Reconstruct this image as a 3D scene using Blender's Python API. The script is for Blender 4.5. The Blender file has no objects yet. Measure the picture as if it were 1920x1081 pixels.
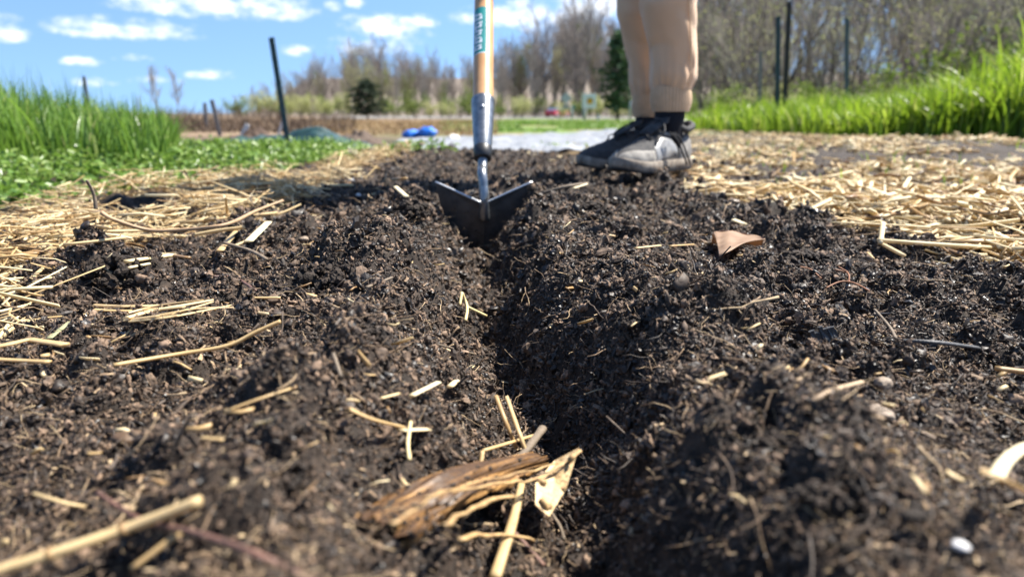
import bpy, bmesh, math, random
import numpy as np
from mathutils import Vector, Matrix

R = math.radians
rng = np.random.default_rng(7)
random.seed(11)
scene = bpy.context.scene
COL = scene.collection

# ------------------------------------------------------------------ camera
FPX = 1300.0                      # focal length in photo pixels (1920 wide)
CAM_H = 0.17
PITCH = math.atan((540.5 - 212) / FPX)
cam_d = bpy.data.cameras.new('camera')
cam = bpy.data.objects.new('camera', cam_d)
COL.objects.link(cam)
cam.location = (0, 0, CAM_H)
cam.rotation_euler = (math.pi / 2 - PITCH, 0, 0)
cam_d.sensor_width = 36.0
cam_d.lens = 36.0 * FPX / 1920.0
cam_d.clip_start = 0.01
cam_d.clip_end = 3000
cam_d.dof.use_dof = True
cam_d.dof.focus_distance = 0.60
cam_d.dof.aperture_fstop = 5.8
scene.camera = cam

# ------------------------------------------------------------------ sun, sky, exposure
SUN_AZ = R(68)      # from +Y towards +X
SUN_EL = R(57)
sun_dir = Vector((math.sin(SUN_AZ) * math.cos(SUN_EL), math.cos(SUN_AZ) * math.cos(SUN_EL), math.sin(SUN_EL)))
sun_d = bpy.data.lights.new('sun', 'SUN')
sun_d.energy = 5.0
sun_d.angle = R(0.53)
sun_d.color = (1.0, 0.945, 0.86)
sun = bpy.data.objects.new('sun', sun_d)
COL.objects.link(sun)
sun.rotation_euler = sun_dir.to_track_quat('Z', 'Y').to_euler()
sun.location = (5, 5, 8)

scene.view_settings.view_transform = 'Standard'
scene.view_settings.look = 'None'
scene.view_settings.gamma = 1.0
scene.view_settings.use_curve_mapping = False
scene.view_settings.exposure = 1.5
scene.render.engine = 'CYCLES'
scene.cycles.max_bounces = 6
scene.cycles.transparent_max_bounces = 6
scene.cycles.use_denoising = True
SKY_STRENGTH = 0.085

def px_dir(px, py):
    a = (px - 960.0) / FPX
    b = (py - 540.5) / FPX
    c, s = math.cos(PITCH), math.sin(PITCH)
    return np.array((a, c - b * s, -s - b * c))

def at(px, py, Y):
    d = px_dir(px, py)
    t = Y / d[1]
    return np.array((d[0] * t, Y, CAM_H + d[2] * t))

def build_world():
    w = bpy.data.worlds.new('World')
    scene.world = w
    w.use_nodes = True
    nt = w.node_tree
    N, L = nt.nodes, nt.links
    N.clear()
    out = N.new('ShaderNodeOutputWorld')
    bg = N.new('ShaderNodeBackground')
    bg.inputs['Strength'].default_value = SKY_STRENGTH
    sky = N.new('ShaderNodeTexSky')
    sky.sky_type = 'NISHITA'
    sky.sun_disc = False
    sky.sun_elevation = SUN_EL
    sky.sun_rotation = SUN_AZ
    sky.air_density = 1.0
    sky.dust_density = 0.35
    sky.ozone_density = 2.5
    sky.altitude = 100
    hs = N.new('ShaderNodeHueSaturation')
    hs.inputs['Saturation'].default_value = 1.10
    L.new(sky.outputs[0], hs.inputs['Color'])
    tc = N.new('ShaderNodeTexCoord')
    sep = N.new('ShaderNodeSeparateXYZ')
    L.new(tc.outputs['Generated'], sep.inputs[0])
    lift = N.new('ShaderNodeVectorMath'); lift.operation = 'MULTIPLY_ADD'      # clear spring air: the whole dome reads a little higher
    lift.inputs[1].default_value = (1, 1, .8); lift.inputs[2].default_value = (0, 0, .20)
    L.new(tc.outputs['Generated'], lift.inputs[0])
    nrm = N.new('ShaderNodeVectorMath'); nrm.operation = 'NORMALIZE'
    L.new(lift.outputs[0], nrm.inputs[0]); L.new(nrm.outputs[0], sky.inputs['Vector'])

    def M(op, a, b=None, c=None):
        n = N.new('ShaderNodeMath')
        n.operation = op
        for i, v in enumerate((a, b, c)):
            if v is None:
                continue
            if isinstance(v, (int, float)):
                n.inputs[i].default_value = v
            else:
                L.new(v, n.inputs[i])
        return n.outputs[0]
    az = M('ARCTAN2', sep.outputs[0], sep.outputs[1])
    el = M('ARCSINE', sep.outputs[2])
    comb = N.new('ShaderNodeCombineXYZ')
    L.new(az, comb.inputs[0]); L.new(M('MULTIPLY', el, 1.8), comb.inputs[1])
    ns = N.new('ShaderNodeTexNoise')
    ns.inputs['Scale'].default_value = 30
    ns.inputs['Detail'].default_value = 7
    ns.inputs['Roughness'].default_value = 0.66
    L.new(comb.outputs[0], ns.inputs['Vector'])
    nz = ns.outputs['Fac']
    # clouds seen over the field: centre (photo pixels) and half-sizes, weight
    clouds = [(420, 14, 190, 34, 1.0), (330, 4, 110, 26, .9), (235, 58, 135, 24, 1.0), (8, 66, 42, 19, .95), (155, 117, 34, 12, .85), (250, 111, 36, 9, .6),
              (178, 155, 38, 12, .75), (400, 142, 52, 13, .9), (290, 152, 50, 9, .55), (545, 97, 42, 15, .6),
              (622, 15, 20, 14, .8), (668, 5, 24, 15, .9), (725, 56, 100, 32, 1.0), (792, 43, 34, 18, .95),
              (700, 90, 120, 30, .6), (940, 34, 100, 27, 1.0), (1020, 34, 110, 40, 1.0), (1110, 22, 130, 50, 1.0),
              (1100, 70, 110, 40, .7), (1320, 10, 150, 50, .8), (-150, 40, 150, 30, .9)]
    tot = None
    for (px, py, rx, ry, wgt) in clouds:
        d = px_dir(px, py); d = d / np.linalg.norm(d)
        a0 = math.atan2(d[0], d[1]); e0 = math.asin(d[2])
        u = M('DIVIDE', M('SUBTRACT', az, a0), rx / FPX)
        v = M('DIVIDE', M('SUBTRACT', el, e0), ry / FPX)
        # flatter undersides
        v = M('MAXIMUM', v, M('MULTIPLY', v, -1.5))
        q = M('MULTIPLY_ADD', u, u, M('MULTIPLY', v, v))
        val = M('MULTIPLY', M('SUBTRACT', 1.15, q), wgt)
        tot = val if tot is None else M('MAXIMUM', tot, val)
    tot = M('MAXIMUM', tot, 0.0)
    # the same scattered cumulus all around, beyond the measured ones
    n2 = N.new('ShaderNodeTexNoise')
    n2.inputs['Scale'].default_value = 4.2
    n2.inputs['Detail'].default_value = 3
    L.new(comb.outputs[0], n2.inputs['Vector'])
    far = M('GREATER_THAN', M('MAXIMUM', M('ABSOLUTE', az), M('MULTIPLY', el, 3.6)), 0.74)
    gen = M('MULTIPLY', M('MULTIPLY', M('SUBTRACT', n2.outputs['Fac'], 0.54), 5.0), far)
    tot = M('MAXIMUM', tot, gen)
    dens = M('MULTIPLY_ADD', M('SUBTRACT', nz, 0.53), 3.6, tot)
    mr = N.new('ShaderNodeMapRange')
    mr.interpolation_type = 'SMOOTHSTEP'
    mr.inputs['From Min'].default_value = 0.10
    mr.inputs['From Max'].default_value = 1.35
    mr.inputs['To Max'].default_value = 0.90
    L.new(M('MULTIPLY', dens, M('MINIMUM', M('MULTIPLY', tot, 3.0), 1.0)), mr.inputs['Value'])
    ramp = N.new('ShaderNodeMapRange')
    ramp.inputs['From Min'].default_value = 0.4
    ramp.inputs['From Max'].default_value = 1.6
    L.new(dens, ramp.inputs['Value'])
    ccol = N.new('ShaderNodeMix'); ccol.data_type = 'RGBA'
    ccol.inputs['A'].default_value = (4.6, 5.0, 5.6, 1)
    ccol.inputs['B'].default_value = (6.6, 6.8, 7.2, 1)
    L.new(ramp.outputs[0], ccol.inputs['Factor'])
    mix = N.new('ShaderNodeMix'); mix.data_type = 'RGBA'
    L.new(mr.outputs[0], mix.inputs['Factor'])
    L.new(hs.outputs[0], mix.inputs['A'])
    L.new(ccol.outputs['Result'], mix.inputs['B'])
    L.new(mix.outputs['Result'], bg.inputs['Color'])
    L.new(bg.outputs[0], out.inputs[0])
build_world()

# ------------------------------------------------------------------ noise + terrain
def _hash(ix, iy, seed):
    h = (ix.astype(np.int64) * 374761393 + iy.astype(np.int64) * 668265263 + seed * 2147483647 + 12345) & 0xFFFFFFFF
    h = ((h ^ (h >> 13)) * 1274126177) & 0xFFFFFFFF
    h = ((h ^ (h >> 16)) * 2246822519) & 0xFFFFFFFF
    h = h ^ (h >> 15)
    return (h & 0xFFFFFF).astype(np.float64) / 16777216.0

def noise2(x, y, cell, seed):
    x = x / cell; y = y / cell
    ix = np.floor(x); iy = np.floor(y)
    fx = x - ix; fy = y - iy
    ux = fx * fx * fx * (fx * (fx * 6 - 15) + 10)
    uy = fy * fy * fy * (fy * (fy * 6 - 15) + 10)
    def g(dx, dy):
        a = _hash(ix + dx, iy + dy, seed) * 2 * np.pi
        return np.cos(a) * (fx - dx) + np.sin(a) * (fy - dy)
    a = g(0, 0); b = g(1, 0); c = g(0, 1); d = g(1, 1)
    return 1.5 * ((a * (1 - ux) + b * ux) * (1 - uy) + (c * (1 - ux) + d * ux) * uy)

def domes(x, y, cell, seed, r0, r1, prob):
    gx = np.floor(x / cell); gy = np.floor(y / cell)
    best = np.zeros_like(x)
    for dx in (-1, 0, 1):
        for dy in (-1, 0, 1):
            cx = gx + dx; cy = gy + dy
            px = (cx + _hash(cx, cy, seed)) * cell
            py = (cy + _hash(cx, cy, seed + 1)) * cell
            rr = cell * (r0 + (r1 - r0) * _hash(cx, cy, seed + 2))
            on = _hash(cx, cy, seed + 3) < prob
            q = ((x - px) ** 2 + (y - py) ** 2) / (rr * rr)
            best = np.maximum(best, np.where(on & (q < 1), np.sqrt(np.maximum(0, 1 - q)) * rr, 0))
    return best

def sstep(a, b, v):
    t = np.clip((v - a) / (b - a), 0, 1)
    return t * t * (3 - 2 * t)

def bed_right(y):
    return np.interp(y, [0, .5, .8, 1.2, 1.6, 2.0, 3.0, 4.0], [.80, .66, .58, .50, .43, .33, .10, .0])
def bed_left(y):
    return np.interp(y, [0, .6, 1.2, 1.6, 2.2, 3.0, 4.0], [-.55, -.475, -.43, -.42, -.50, -.50, -.55])
def furrow_x(y):
    return np.interp(y, [0, .2, .3, .41, .54, .73, 1.08, 1.3], [.034, .032, .028, .018, .002, -.018, -.047, -.05])
BUMPS = [(-.155, .70, .075, .034), (-.46, .745, .055, .05), (-.40, .70, .05, .022), (-.13, .50, .06, .02), (.15, .62, .08, .012), (.20, .42, .07, .006),
         (.27, .75, .10, .02), (-.11, .34, .05, .018), (-.25, .45, .08, .012), (.12, .31, .05, .008), (.0, 1.36, .12, .035), (-.17, 1.17, .06, .028),
         (.11, 1.12, .06, .03), (.40, 1.0, .12, .02), (.45, .60, .1, .018), (.34, 1.70, .22, .026), (-.30, .92, .08, .015),
         (-.75, .85, .22, .022), (-.70, 1.4, .25, .03), (.85, 1.2, .3, .02), (.13, .47, .05, .012)]

def terrain_low(x, y):
    z = np.interp(y, [-40, 0, 3.3, 5, 8, 15, 30, 60, 85, 130, 170, 600], [0, 0, 0, -.06, -.10, -.17, -.28, -.48, -.68, -.40, .1, .1])
    z = z + .075 * sstep(.55, 2.4, x) * sstep(1.4, 4.2, y) * (1 - sstep(9, 18, y))
    xl = bed_left(y); xr = bed_right(y)
    onbed = sstep(xl - .10, xl + .05, x) * (1 - sstep(xr - .05, xr + .12, x)) * (1 - sstep(3.1, 3.5, y))
    z = z - .03 * (1 - onbed) * (1 - sstep(6, 10, np.hypot(x, y)))
    # furrow
    s = x - furrow_x(y) + .016 * noise2(x * 0 + 3.3, y, .16, 5) + .008 * noise2(x, y, .05, 6)
    right = -.070 + (.088 + .004 * sstep(.62, .35, y)) * sstep(.003, .076, s)
    left = -.070 + .088 * sstep(-.012, .120, -s)
    v = np.where(s > 0, right, left)
    rim = np.where(s > 0, .012, .012) * np.exp(-((np.abs(s) - .105) / .05) ** 2)
    near = sstep(1.26, 1.17, y)
    fall = 1 - sstep(.10, .28, np.abs(s))
    z = z + (v * fall + rim) * near
    for (bx, by, br, bh) in BUMPS:
        q = ((x - bx) ** 2 + (y - by) ** 2) / (br * br)
        z = z + bh * np.exp(-1.6 * q) * sstep(.12, .50, y)
    far_ = np.maximum(y, 1.0)
    z = z + 15.0 * sstep(140, 330, y) * sstep(-.37, -.27, x / far_) + 4.5 * sstep(17, 75, y) * (1 - sstep(75, 130, y)) * sstep(.27, .40, x / far_)
    soft = 1 - sstep(5, 9, y)
    soft = soft * (.35 + .65 * sstep(.18, .52, y))
    z = z + .012 * noise2(x, y, .22, 21) * soft + .013 * noise2(x, y, .09, 22) * soft + .008 * noise2(x, y, .045, 24) * soft
    z = z + .05 * noise2(x, y, 6.0, 23) * sstep(8, 30, y)
    return z

def terrain(x, y):
    x = np.asarray(x, float); y = np.asarray(y, float)
    z = terrain_low(x, y)
    w = 1 - sstep(3.5, 5.5, np.hypot(x, y))
    z = z + w * (.9 * domes(x + .006 * noise2(x, y, .03, 31), y + .006 * noise2(x, y, .03, 32), .038, 41, .28, .62, .42)
                 + .50 * domes(x + .002 * noise2(x, y, .012, 33), y, .0145, 51, .28, .60, .75) - .005)
    z = z + w * (.0045 * noise2(x, y, .028, 61) + .0026 * noise2(x, y, .011, 62) + .0019 * noise2(x, y, .005, 63))
    return z

def hit(px, py, lift=0.0, fn=terrain_low):
    d = px_dir(px, py)
    t = np.arange(.10, 14, .0025)
    p = np.outer(t, d)
    z = fn(p[:, 0], p[:, 1]) + lift
    k = np.nonzero(CAM_H + p[:, 2] <= z)[0]
    k = k[0] if len(k) else len(t) - 1
    return np.array((p[k, 0], p[k, 1], CAM_H + p[k, 2]))

# ------------------------------------------------------------------ materials
def new_mat(name):
    m = bpy.data.materials.new(name)
    m.use_nodes = True
    nt = m.node_tree
    bs = nt.nodes['Principled BSDF']
    return m, nt.nodes, nt.links, bs

def ramp_node(N, stops):
    r = N.new('ShaderNodeValToRGB')
    el = r.color_ramp.elements
    while len(el) < len(stops):
        el.new(0.5)
    for e, (p, c) in zip(el, stops):
        e.position = p
        e.color = (*c, 1)
    return r

def mat(name, c0, c1=None, scale=30, rough=.7, spec=.4, metal=0, bump=0, bscale=None, stretch=None, coords='Object', sheen=0):
    m, N, L, bs = new_mat(name)
    bs.inputs['Roughness'].default_value = rough
    bs.inputs['Specular IOR Level'].default_value = spec
    bs.inputs['Metallic'].default_value = metal
    if sheen:
        bs.inputs['Sheen Weight'].default_value = sheen
    tc = N.new('ShaderNodeTexCoord')
    mp = N.new('ShaderNodeMapping')
    if stretch:
        mp.inputs['Scale'].default_value = stretch
    L.new(tc.outputs[coords], mp.inputs[0])
    n = N.new('ShaderNodeTexNoise')
    n.inputs['Scale'].default_value = scale
    n.inputs['Detail'].default_value = 6
    L.new(mp.outputs[0], n.inputs['Vector'])
    r = ramp_node(N, [(.3, c0), (.7, c1 or tuple(v * .7 for v in c0))])
    L.new(n.outputs['Fac'], r.inputs[0])
    L.new(r.outputs[0], bs.inputs['Base Color'])
    if bump:
        b = N.new('ShaderNodeBump')
        b.inputs['Strength'].default_value = bump
        b.inputs['Distance'].default_value = .002
        n2 = N.new('ShaderNodeTexNoise')
        n2.inputs['Scale'].default_value = bscale or scale * 4
        n2.inputs['Detail'].default_value = 5
        L.new(mp.outputs[0], n2.inputs['Vector'])
        L.new(n2.outputs['Fac'], b.inputs['Height'])
        L.new(b.outputs[0], bs.inputs['Normal'])
    return m

def mat_instances(name, stops, rough=(.5, .9), spec=.5, scale=300, attr=None, translucent=0, noise_mix=.45):
    """colour varies piece by piece (object random, or a per-piece attribute) and with a fine noise"""
    m, N, L, bs = new_mat(name)
    if attr:
        a = N.new('ShaderNodeAttribute'); a.attribute_name = attr
        val = a.outputs['Fac']
    else:
        a = N.new('ShaderNodeObjectInfo')
        val = a.outputs['Random']
    tc = N.new('ShaderNodeNewGeometry')
    n = N.new('ShaderNodeTexNoise')
    n.inputs['Scale'].default_value = scale
    n.inputs['Detail'].default_value = 4
    L.new(tc.outputs['Position'], n.inputs['Vector'])
    mm = N.new('ShaderNodeMath'); mm.operation = 'MULTIPLY_ADD'
    L.new(n.outputs['Fac'], mm.inputs[0]); mm.inputs[1].default_value = noise_mix * 2
    s2 = N.new('ShaderNodeMath'); s2.operation = 'SUBTRACT'
    L.new(val, s2.inputs[0]); s2.inputs[1].default_value = noise_mix
    L.new(s2.outputs[0], mm.inputs[2])
    r = ramp_node(N, stops)
    L.new(mm.outputs[0], r.inputs[0])
    L.new(r.outputs[0], bs.inputs['Base Color'])
    mr = N.new('ShaderNodeMapRange')
    mr.inputs['To Min'].default_value = rough[0]; mr.inputs['To Max'].default_value = rough[1]
    L.new(val, mr.inputs['Value'])
    L.new(mr.outputs[0], bs.inputs['Roughness'])
    bs.inputs['Specular IOR Level'].default_value = spec
    if translucent:
        t = N.new('ShaderNodeBsdfTranslucent')
        L.new(r.outputs[0], t.inputs['Color'])
        mx = N.new('ShaderNodeMixShader')
        mx.inputs[0].default_value = translucent
        L.new(bs.outputs[0], mx.inputs[1]); L.new(t.outputs[0], mx.inputs[2])
        L.new(mx.outputs[0], N['Material Output'].inputs['Surface'])
    return m

SOIL = [(0.0, (.008, .006, .0045)), (.32, (.025, .0172, .012)), (.60, (.061, .0405, .0272)), (.85, (.138, .092, .061)), (1.0, (.24, .163, .110))]
M_CRUMB = mat_instances('crumbled_soil', SOIL, (.36, .92), .38, 400)
M_FIBRE = mat_instances('dry_fibre', [(0, (.025, .018, .013)), (.5, (.065, .043, .028)), (.8, (.20, .13, .075)), (1, (.42, .31, .18))], (.5, .8), .4, 200)
M_STRAW = mat_instances('straw', [(0, (.13, .10, .075)), (.16, (.34, .20, .085)), (.42, (.57, .40, .185)), (.75, (.70, .56, .32)), (1, (.82, .73, .50))],
                        (.35, .65), .5, 120, attr='tint', translucent=.32, noise_mix=.15)
M_GRASS = mat_instances('rye_leaf', [(0, (.045, .10, .02)), (.4, (.125, .235, .03)), (.75, (.20, .33, .045)), (.9, (.30, .38, .09)), (1, (.46, .42, .20))],
                        (.3, .5), .5, 8, attr='tint', translucent=.45, noise_mix=.1)
M_GRASS_Y = mat_instances('bright_rye_leaf', [(0, (.07, .14, .012)), (.4, (.18, .28, .018)), (.75, (.27, .38, .03)), (.9, (.36, .43, .07)), (1, (.52, .48, .22))],
                        (.3, .5), .5, 8, attr='tint', translucent=.5, noise_mix=.1)
M_WEED = mat_instances('chickweed_leaf', [(0, (.06, .13, .018)), (.5, (.14, .245, .035)), (1, (.27, .36, .09))],
                       (.3, .5), .5, 10, attr='tint', translucent=.4, noise_mix=.1)

def ground_material():
    m, N, L, bs = new_mat('soil_ground')
    g = N.new('ShaderNodeNewGeometry')
    sep = N.new('ShaderNodeSeparateXYZ')
    L.new(g.outputs['Position'], sep.inputs[0])
    n = N.new('ShaderNodeTexNoise'); n.inputs['Scale'].default_value = 110; n.inputs['Detail'].default_value = 8; n.inputs['Roughness'].default_value = .7
    L.new(g.outputs['Position'], n.inputs['Vector'])
    r = ramp_node(N, [(.34, (.009, .0068, .005)), (.52, (.028, .0195, .0138)), (.67, (.066, .045, .031)), (.8, (.13, .09, .062))])
    L.new(n.outputs['Fac'], r.inputs[0])
    # field: patches of grass green and dead tan beyond the beds
    n2 = N.new('ShaderNodeTexNoise'); n2.inputs['Scale'].default_value = .55; n2.inputs['Detail'].default_value = 6
    L.new(g.outputs['Position'], n2.inputs['Vector'])
    r2 = ramp_node(N, [(.34, (.20, .14, .075)), (.46, (.15, .15, .05)), (.58, (.11, .20, .03)), (.75, (.15, .27, .035))])
    L.new(n2.outputs['Fac'], r2.inputs[0])
    # west side: drier
    mr = N.new('ShaderNodeMapRange'); mr.inputs['From Min'].default_value = -.12; mr.inputs['From Max'].default_value = -.02
    dv = N.new('ShaderNodeMath'); dv.operation = 'DIVIDE'
    L.new(sep.outputs[0], dv.inputs[0]); L.new(sep.outputs[1], dv.inputs[1])
    L.new(dv.outputs[0], mr.inputs['Value'])
    dry = N.new('ShaderNodeMix'); dry.data_type = 'RGBA'
    dry.inputs['A'].default_value = (.19, .13, .075, 1)
    L.new(r2.outputs[0], dry.inputs['B'])
    mxw = N.new('ShaderNodeMapRange'); mxw.inputs['From Min'].default_value = -2.2; mxw.inputs['From Max'].default_value = -.2
    L.new(sep.outputs[0], mxw.inputs['Value'])
    L.new(mxw.outputs[0], dry.inputs['Factor'])
    far = N.new('ShaderNodeMapRange'); far.inputs['From Min'].default_value = 8.0; far.inputs['From Max'].default_value = 11
    ny = N.new('ShaderNodeTexNoise'); ny.inputs['Scale'].default_value = 1.5
    L.new(g.outputs['Position'], ny.inputs['Vector'])
    ad = N.new('ShaderNodeMath'); ad.operation = 'MULTIPLY_ADD'
    L.new(ny.outputs['Fac'], ad.inputs[0]); ad.inputs[1].default_value = 2.5; L.new(sep.outputs[1], ad.inputs[2])
    L.new(ad.outputs[0], far.inputs['Value'])
    mx = N.new('ShaderNodeMix'); mx.data_type = 'RGBA'
    L.new(far.outputs[0], mx.inputs['Factor'])
    L.new(r.outputs[0], mx.inputs['A']); L.new(dry.outputs['Result'], mx.inputs['B'])
    # brown leaf litter under the woods
    wood = N.new('ShaderNodeMapRange'); wood.inputs['From Min'].default_value = 126; wood.inputs['From Max'].default_value = 138
    L.new(sep.outputs[1], wood.inputs['Value'])
    w2 = N.new('ShaderNodeMapRange'); w2.inputs['From Min'].default_value = .27; w2.inputs['From Max'].default_value = .31
    L.new(dv.outputs[0], w2.inputs['Value'])
    w3 = N.new('ShaderNodeMapRange'); w3.inputs['From Min'].default_value = 11; w3.inputs['From Max'].default_value = 14
    L.new(sep.outputs[1], w3.inputs['Value'])
    w4 = N.new('ShaderNodeMath'); w4.operation = 'MULTIPLY'; L.new(w2.outputs[0], w4.inputs[0]); L.new(w3.outputs[0], w4.inputs[1])
    w5 = N.new('ShaderNodeMath'); w5.operation = 'MAXIMUM'; L.new(w4.outputs[0], w5.inputs[0]); L.new(wood.outputs[0], w5.inputs[1])
    n6 = N.new('ShaderNodeTexNoise'); n6.inputs['Scale'].default_value = .9; n6.inputs['Detail'].default_value = 6
    L.new(g.outputs['Position'], n6.inputs['Vector'])
    r6 = ramp_node(N, [(.3, (.085, .066, .05)), (.55, (.16, .125, .095)), (.75, (.15, .14, .07))])
    L.new(n6.outputs['Fac'], r6.inputs[0])
    mx6 = N.new('ShaderNodeMix'); mx6.data_type = 'RGBA'
    L.new(w5.outputs[0], mx6.inputs['Factor']); L.new(mx.outputs['Result'], mx6.inputs['A']); L.new(r6.outputs[0], mx6.inputs['B'])
    L.new(mx6.outputs['Result'], bs.inputs['Base Color'])
    bs.inputs['Roughness'].default_value = .8
    bs.inputs['Specular IOR Level'].default_value = .3
    b = N.new('ShaderNodeBump'); b.inputs['Strength'].default_value = .8; b.inputs['Distance'].default_value = .0015
    n3 = N.new('ShaderNodeTexNoise'); n3.inputs['Scale'].default_value = 700; n3.inputs['Detail'].default_value = 4
    L.new(g.outputs['Position'], n3.inputs['Vector'])
    L.new(n3.outputs['Fac'], b.inputs['Height'])
    L.new(b.outputs[0], bs.inputs['Normal'])
    return m
M_GROUND = ground_material()

# ------------------------------------------------------------------ mesh helpers
def np_mesh(name, verts, faces, material, tint=None, smooth=False):
    verts = np.ascontiguousarray(verts, dtype=np.float32)
    faces = np.ascontiguousarray(faces, dtype=np.int32)
    me = bpy.data.meshes.new(name)
    k = faces.shape[1]
    me.vertices.add(len(verts)); me.vertices.foreach_set('co', verts.ravel())
    me.loops.add(faces.size); me.loops.foreach_set('vertex_index', faces.ravel())
    me.polygons.add(len(faces))
    me.polygons.foreach_set('loop_start', np.arange(0, faces.size, k, dtype=np.int32))
    me.polygons.foreach_set('loop_total', np.full(len(faces), k, dtype=np.int32))
    if smooth:
        me.polygons.foreach_set('use_smooth', np.ones(len(faces), dtype=bool))
    me.update(calc_edges=True)
    if tint is not None:
        a = me.attributes.new('tint', 'FLOAT', 'POINT')
        a.data.foreach_set('value', np.ascontiguousarray(tint, dtype=np.float32))
    if material:
        me.materials.append(material)
    return me

def link(name, data, parent=None, loc=None):
    o = bpy.data.objects.new(name, data)
    COL.objects.link(o)
    if parent is not None:
        o.parent = parent
    if loc is not None:
        o.location = loc
    return o

def tag(o, label=None, cat=None, group=None, kind=None):
    if label: o['label'] = label
    if cat: o['category'] = cat
    if group: o['group'] = group
    if kind: o['kind'] = kind
    return o

def thing(name, loc, label, cat, group=None, rz=0):
    o = link(name, None, loc=loc)
    o.rotation_euler[2] = rz
    o.empty_display_size = .05
    return tag(o, label, cat, group)

class MB:
    """collects shapes into one mesh"""
    def __init__(self):
        self.v = []; self.f = []; self.t = []
    def add(self, vs, fs, tint=.5):
        o = len(self.v)
        self.v.extend([tuple(map(float, p)) for p in vs])
        self.f.extend([tuple(i + o for i in f) for f in fs])
        self.t.extend([tint] * len(vs))
    def box(self, c, s, rot=None):
        c = Vector(c); hx, hy, hz = s[0] / 2, s[1] / 2, s[2] / 2
        vs = [Vector((x, y, z)) for x in (-hx, hx) for y in (-hy, hy) for z in (-hz, hz)]
        if rot is not None:
            vs = [rot @ v for v in vs]
        self.add([v + c for v in vs], [(0, 1, 3, 2), (4, 6, 7, 5), (0, 4, 5, 1), (2, 3, 7, 6), (0, 2, 6, 4), (1, 5, 7, 3)])
    def tube(self, pts, rad, n=8, flat=1.0, up=(0, 0, 1), caps=True, tint=.5, roll=0.0):
        pts = [Vector(p) for p in pts]
        if not hasattr(rad, '__len__'):
            rad = [rad] * len(pts)
        up = Vector(up)
        vs = []; fs = []
        for i, p in enumerate(pts):
            t = (pts[min(i + 1, len(pts) - 1)] - pts[max(i - 1, 0)])
            if t.length < 1e-9: t = Vector((0, 0, 1))
            t.normalize()
            s = t.cross(up)
            if s.length < 1e-4: s = t.cross(Vector((1, 0, 0)))
            s.normalize(); u = s.cross(t)
            for k in range(n):
                a = 2 * math.pi * k / n + roll
                vs.append(p + s * math.cos(a) * rad[i] + u * math.sin(a) * rad[i] * flat)
        for i in range(len(pts) - 1):
            for k in range(n):
                a = i * n + k; b = i * n + (k + 1) % n
                fs.append((a, b, b + n, a + n))
        if caps:
            fs.append(tuple(range(n - 1, -1, -1)))
            fs.append(tuple((len(pts) - 1) * n + k for k in range(n)))
        self.add(vs, fs, tint)
    def mesh(self, name, material, smooth=True):
        me = bpy.data.meshes.new(name)
        me.from_pydata(self.v, [], self.f)
        if smooth:
            me.polygons.foreach_set('use_smooth', [True] * len(me.polygons))
        a = me.attributes.new('tint', 'FLOAT', 'POINT')
        a.data.foreach_set('value', np.array(self.t, dtype=np.float32))
        if material: me.materials.append(material)
        me.update()
        return me
    def build(self, name, material, parent=None, smooth=True, loc=None):
        return link(name, self.mesh(name, material, smooth), parent, loc)

def auto_smooth(o, ang=40):
    me = o.data
    try:
        me.set_sharp_from_angle(angle=R(ang))
    except Exception:
        pass

# ------------------------------------------------------------------ ground
def graded(lo, hi, step0, flat_lo, flat_hi, growth):
    out = list(np.arange(flat_lo, flat_hi, step0))
    s = step0; v = out[-1]
    while v < hi:
        s *= growth; v += s; out.append(v)
    s = step0; v = flat_lo; pre = []
    while v > lo:
        s *= growth; v -= s; pre.append(v)
    return np.array(pre[::-1] + out)
xs = graded(-420, 420, .0027, -.33, .35, 1.033)
ys = [.10]
while ys[-1] < 5:
    ys.append(ys[-1] + max(.0022, .0051 * ys[-1]))
s = .02
while ys[-1] < 600:
    s *= 1.05; ys.append(ys[-1] + s)
pre = []; v = .10; s = .003
while v > -40:
    s *= 1.12; v -= s; pre.append(v)
ys = np.array(pre[::-1] + ys)
GX, GY = np.meshgrid(xs, ys)
GZ = terrain(GX.ravel(), GY.ravel())
nx, ny = len(xs), len(ys)
ii = (np.arange(ny - 1)[:, None] * nx + np.arange(nx - 1)[None, :]).ravel()
gf = np.stack([ii, ii + 1, ii + 1 + nx, ii + nx], 1)
ground = link('ground', np_mesh('ground', np.stack([GX.ravel(), GY.ravel(), GZ], 1), gf, M_GROUND, smooth=True))
tag(ground, 'dark crumbly garden soil with a freshly drawn furrow, running out to the field', kind='structure')
print('GROUND', nx, ny)

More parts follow.
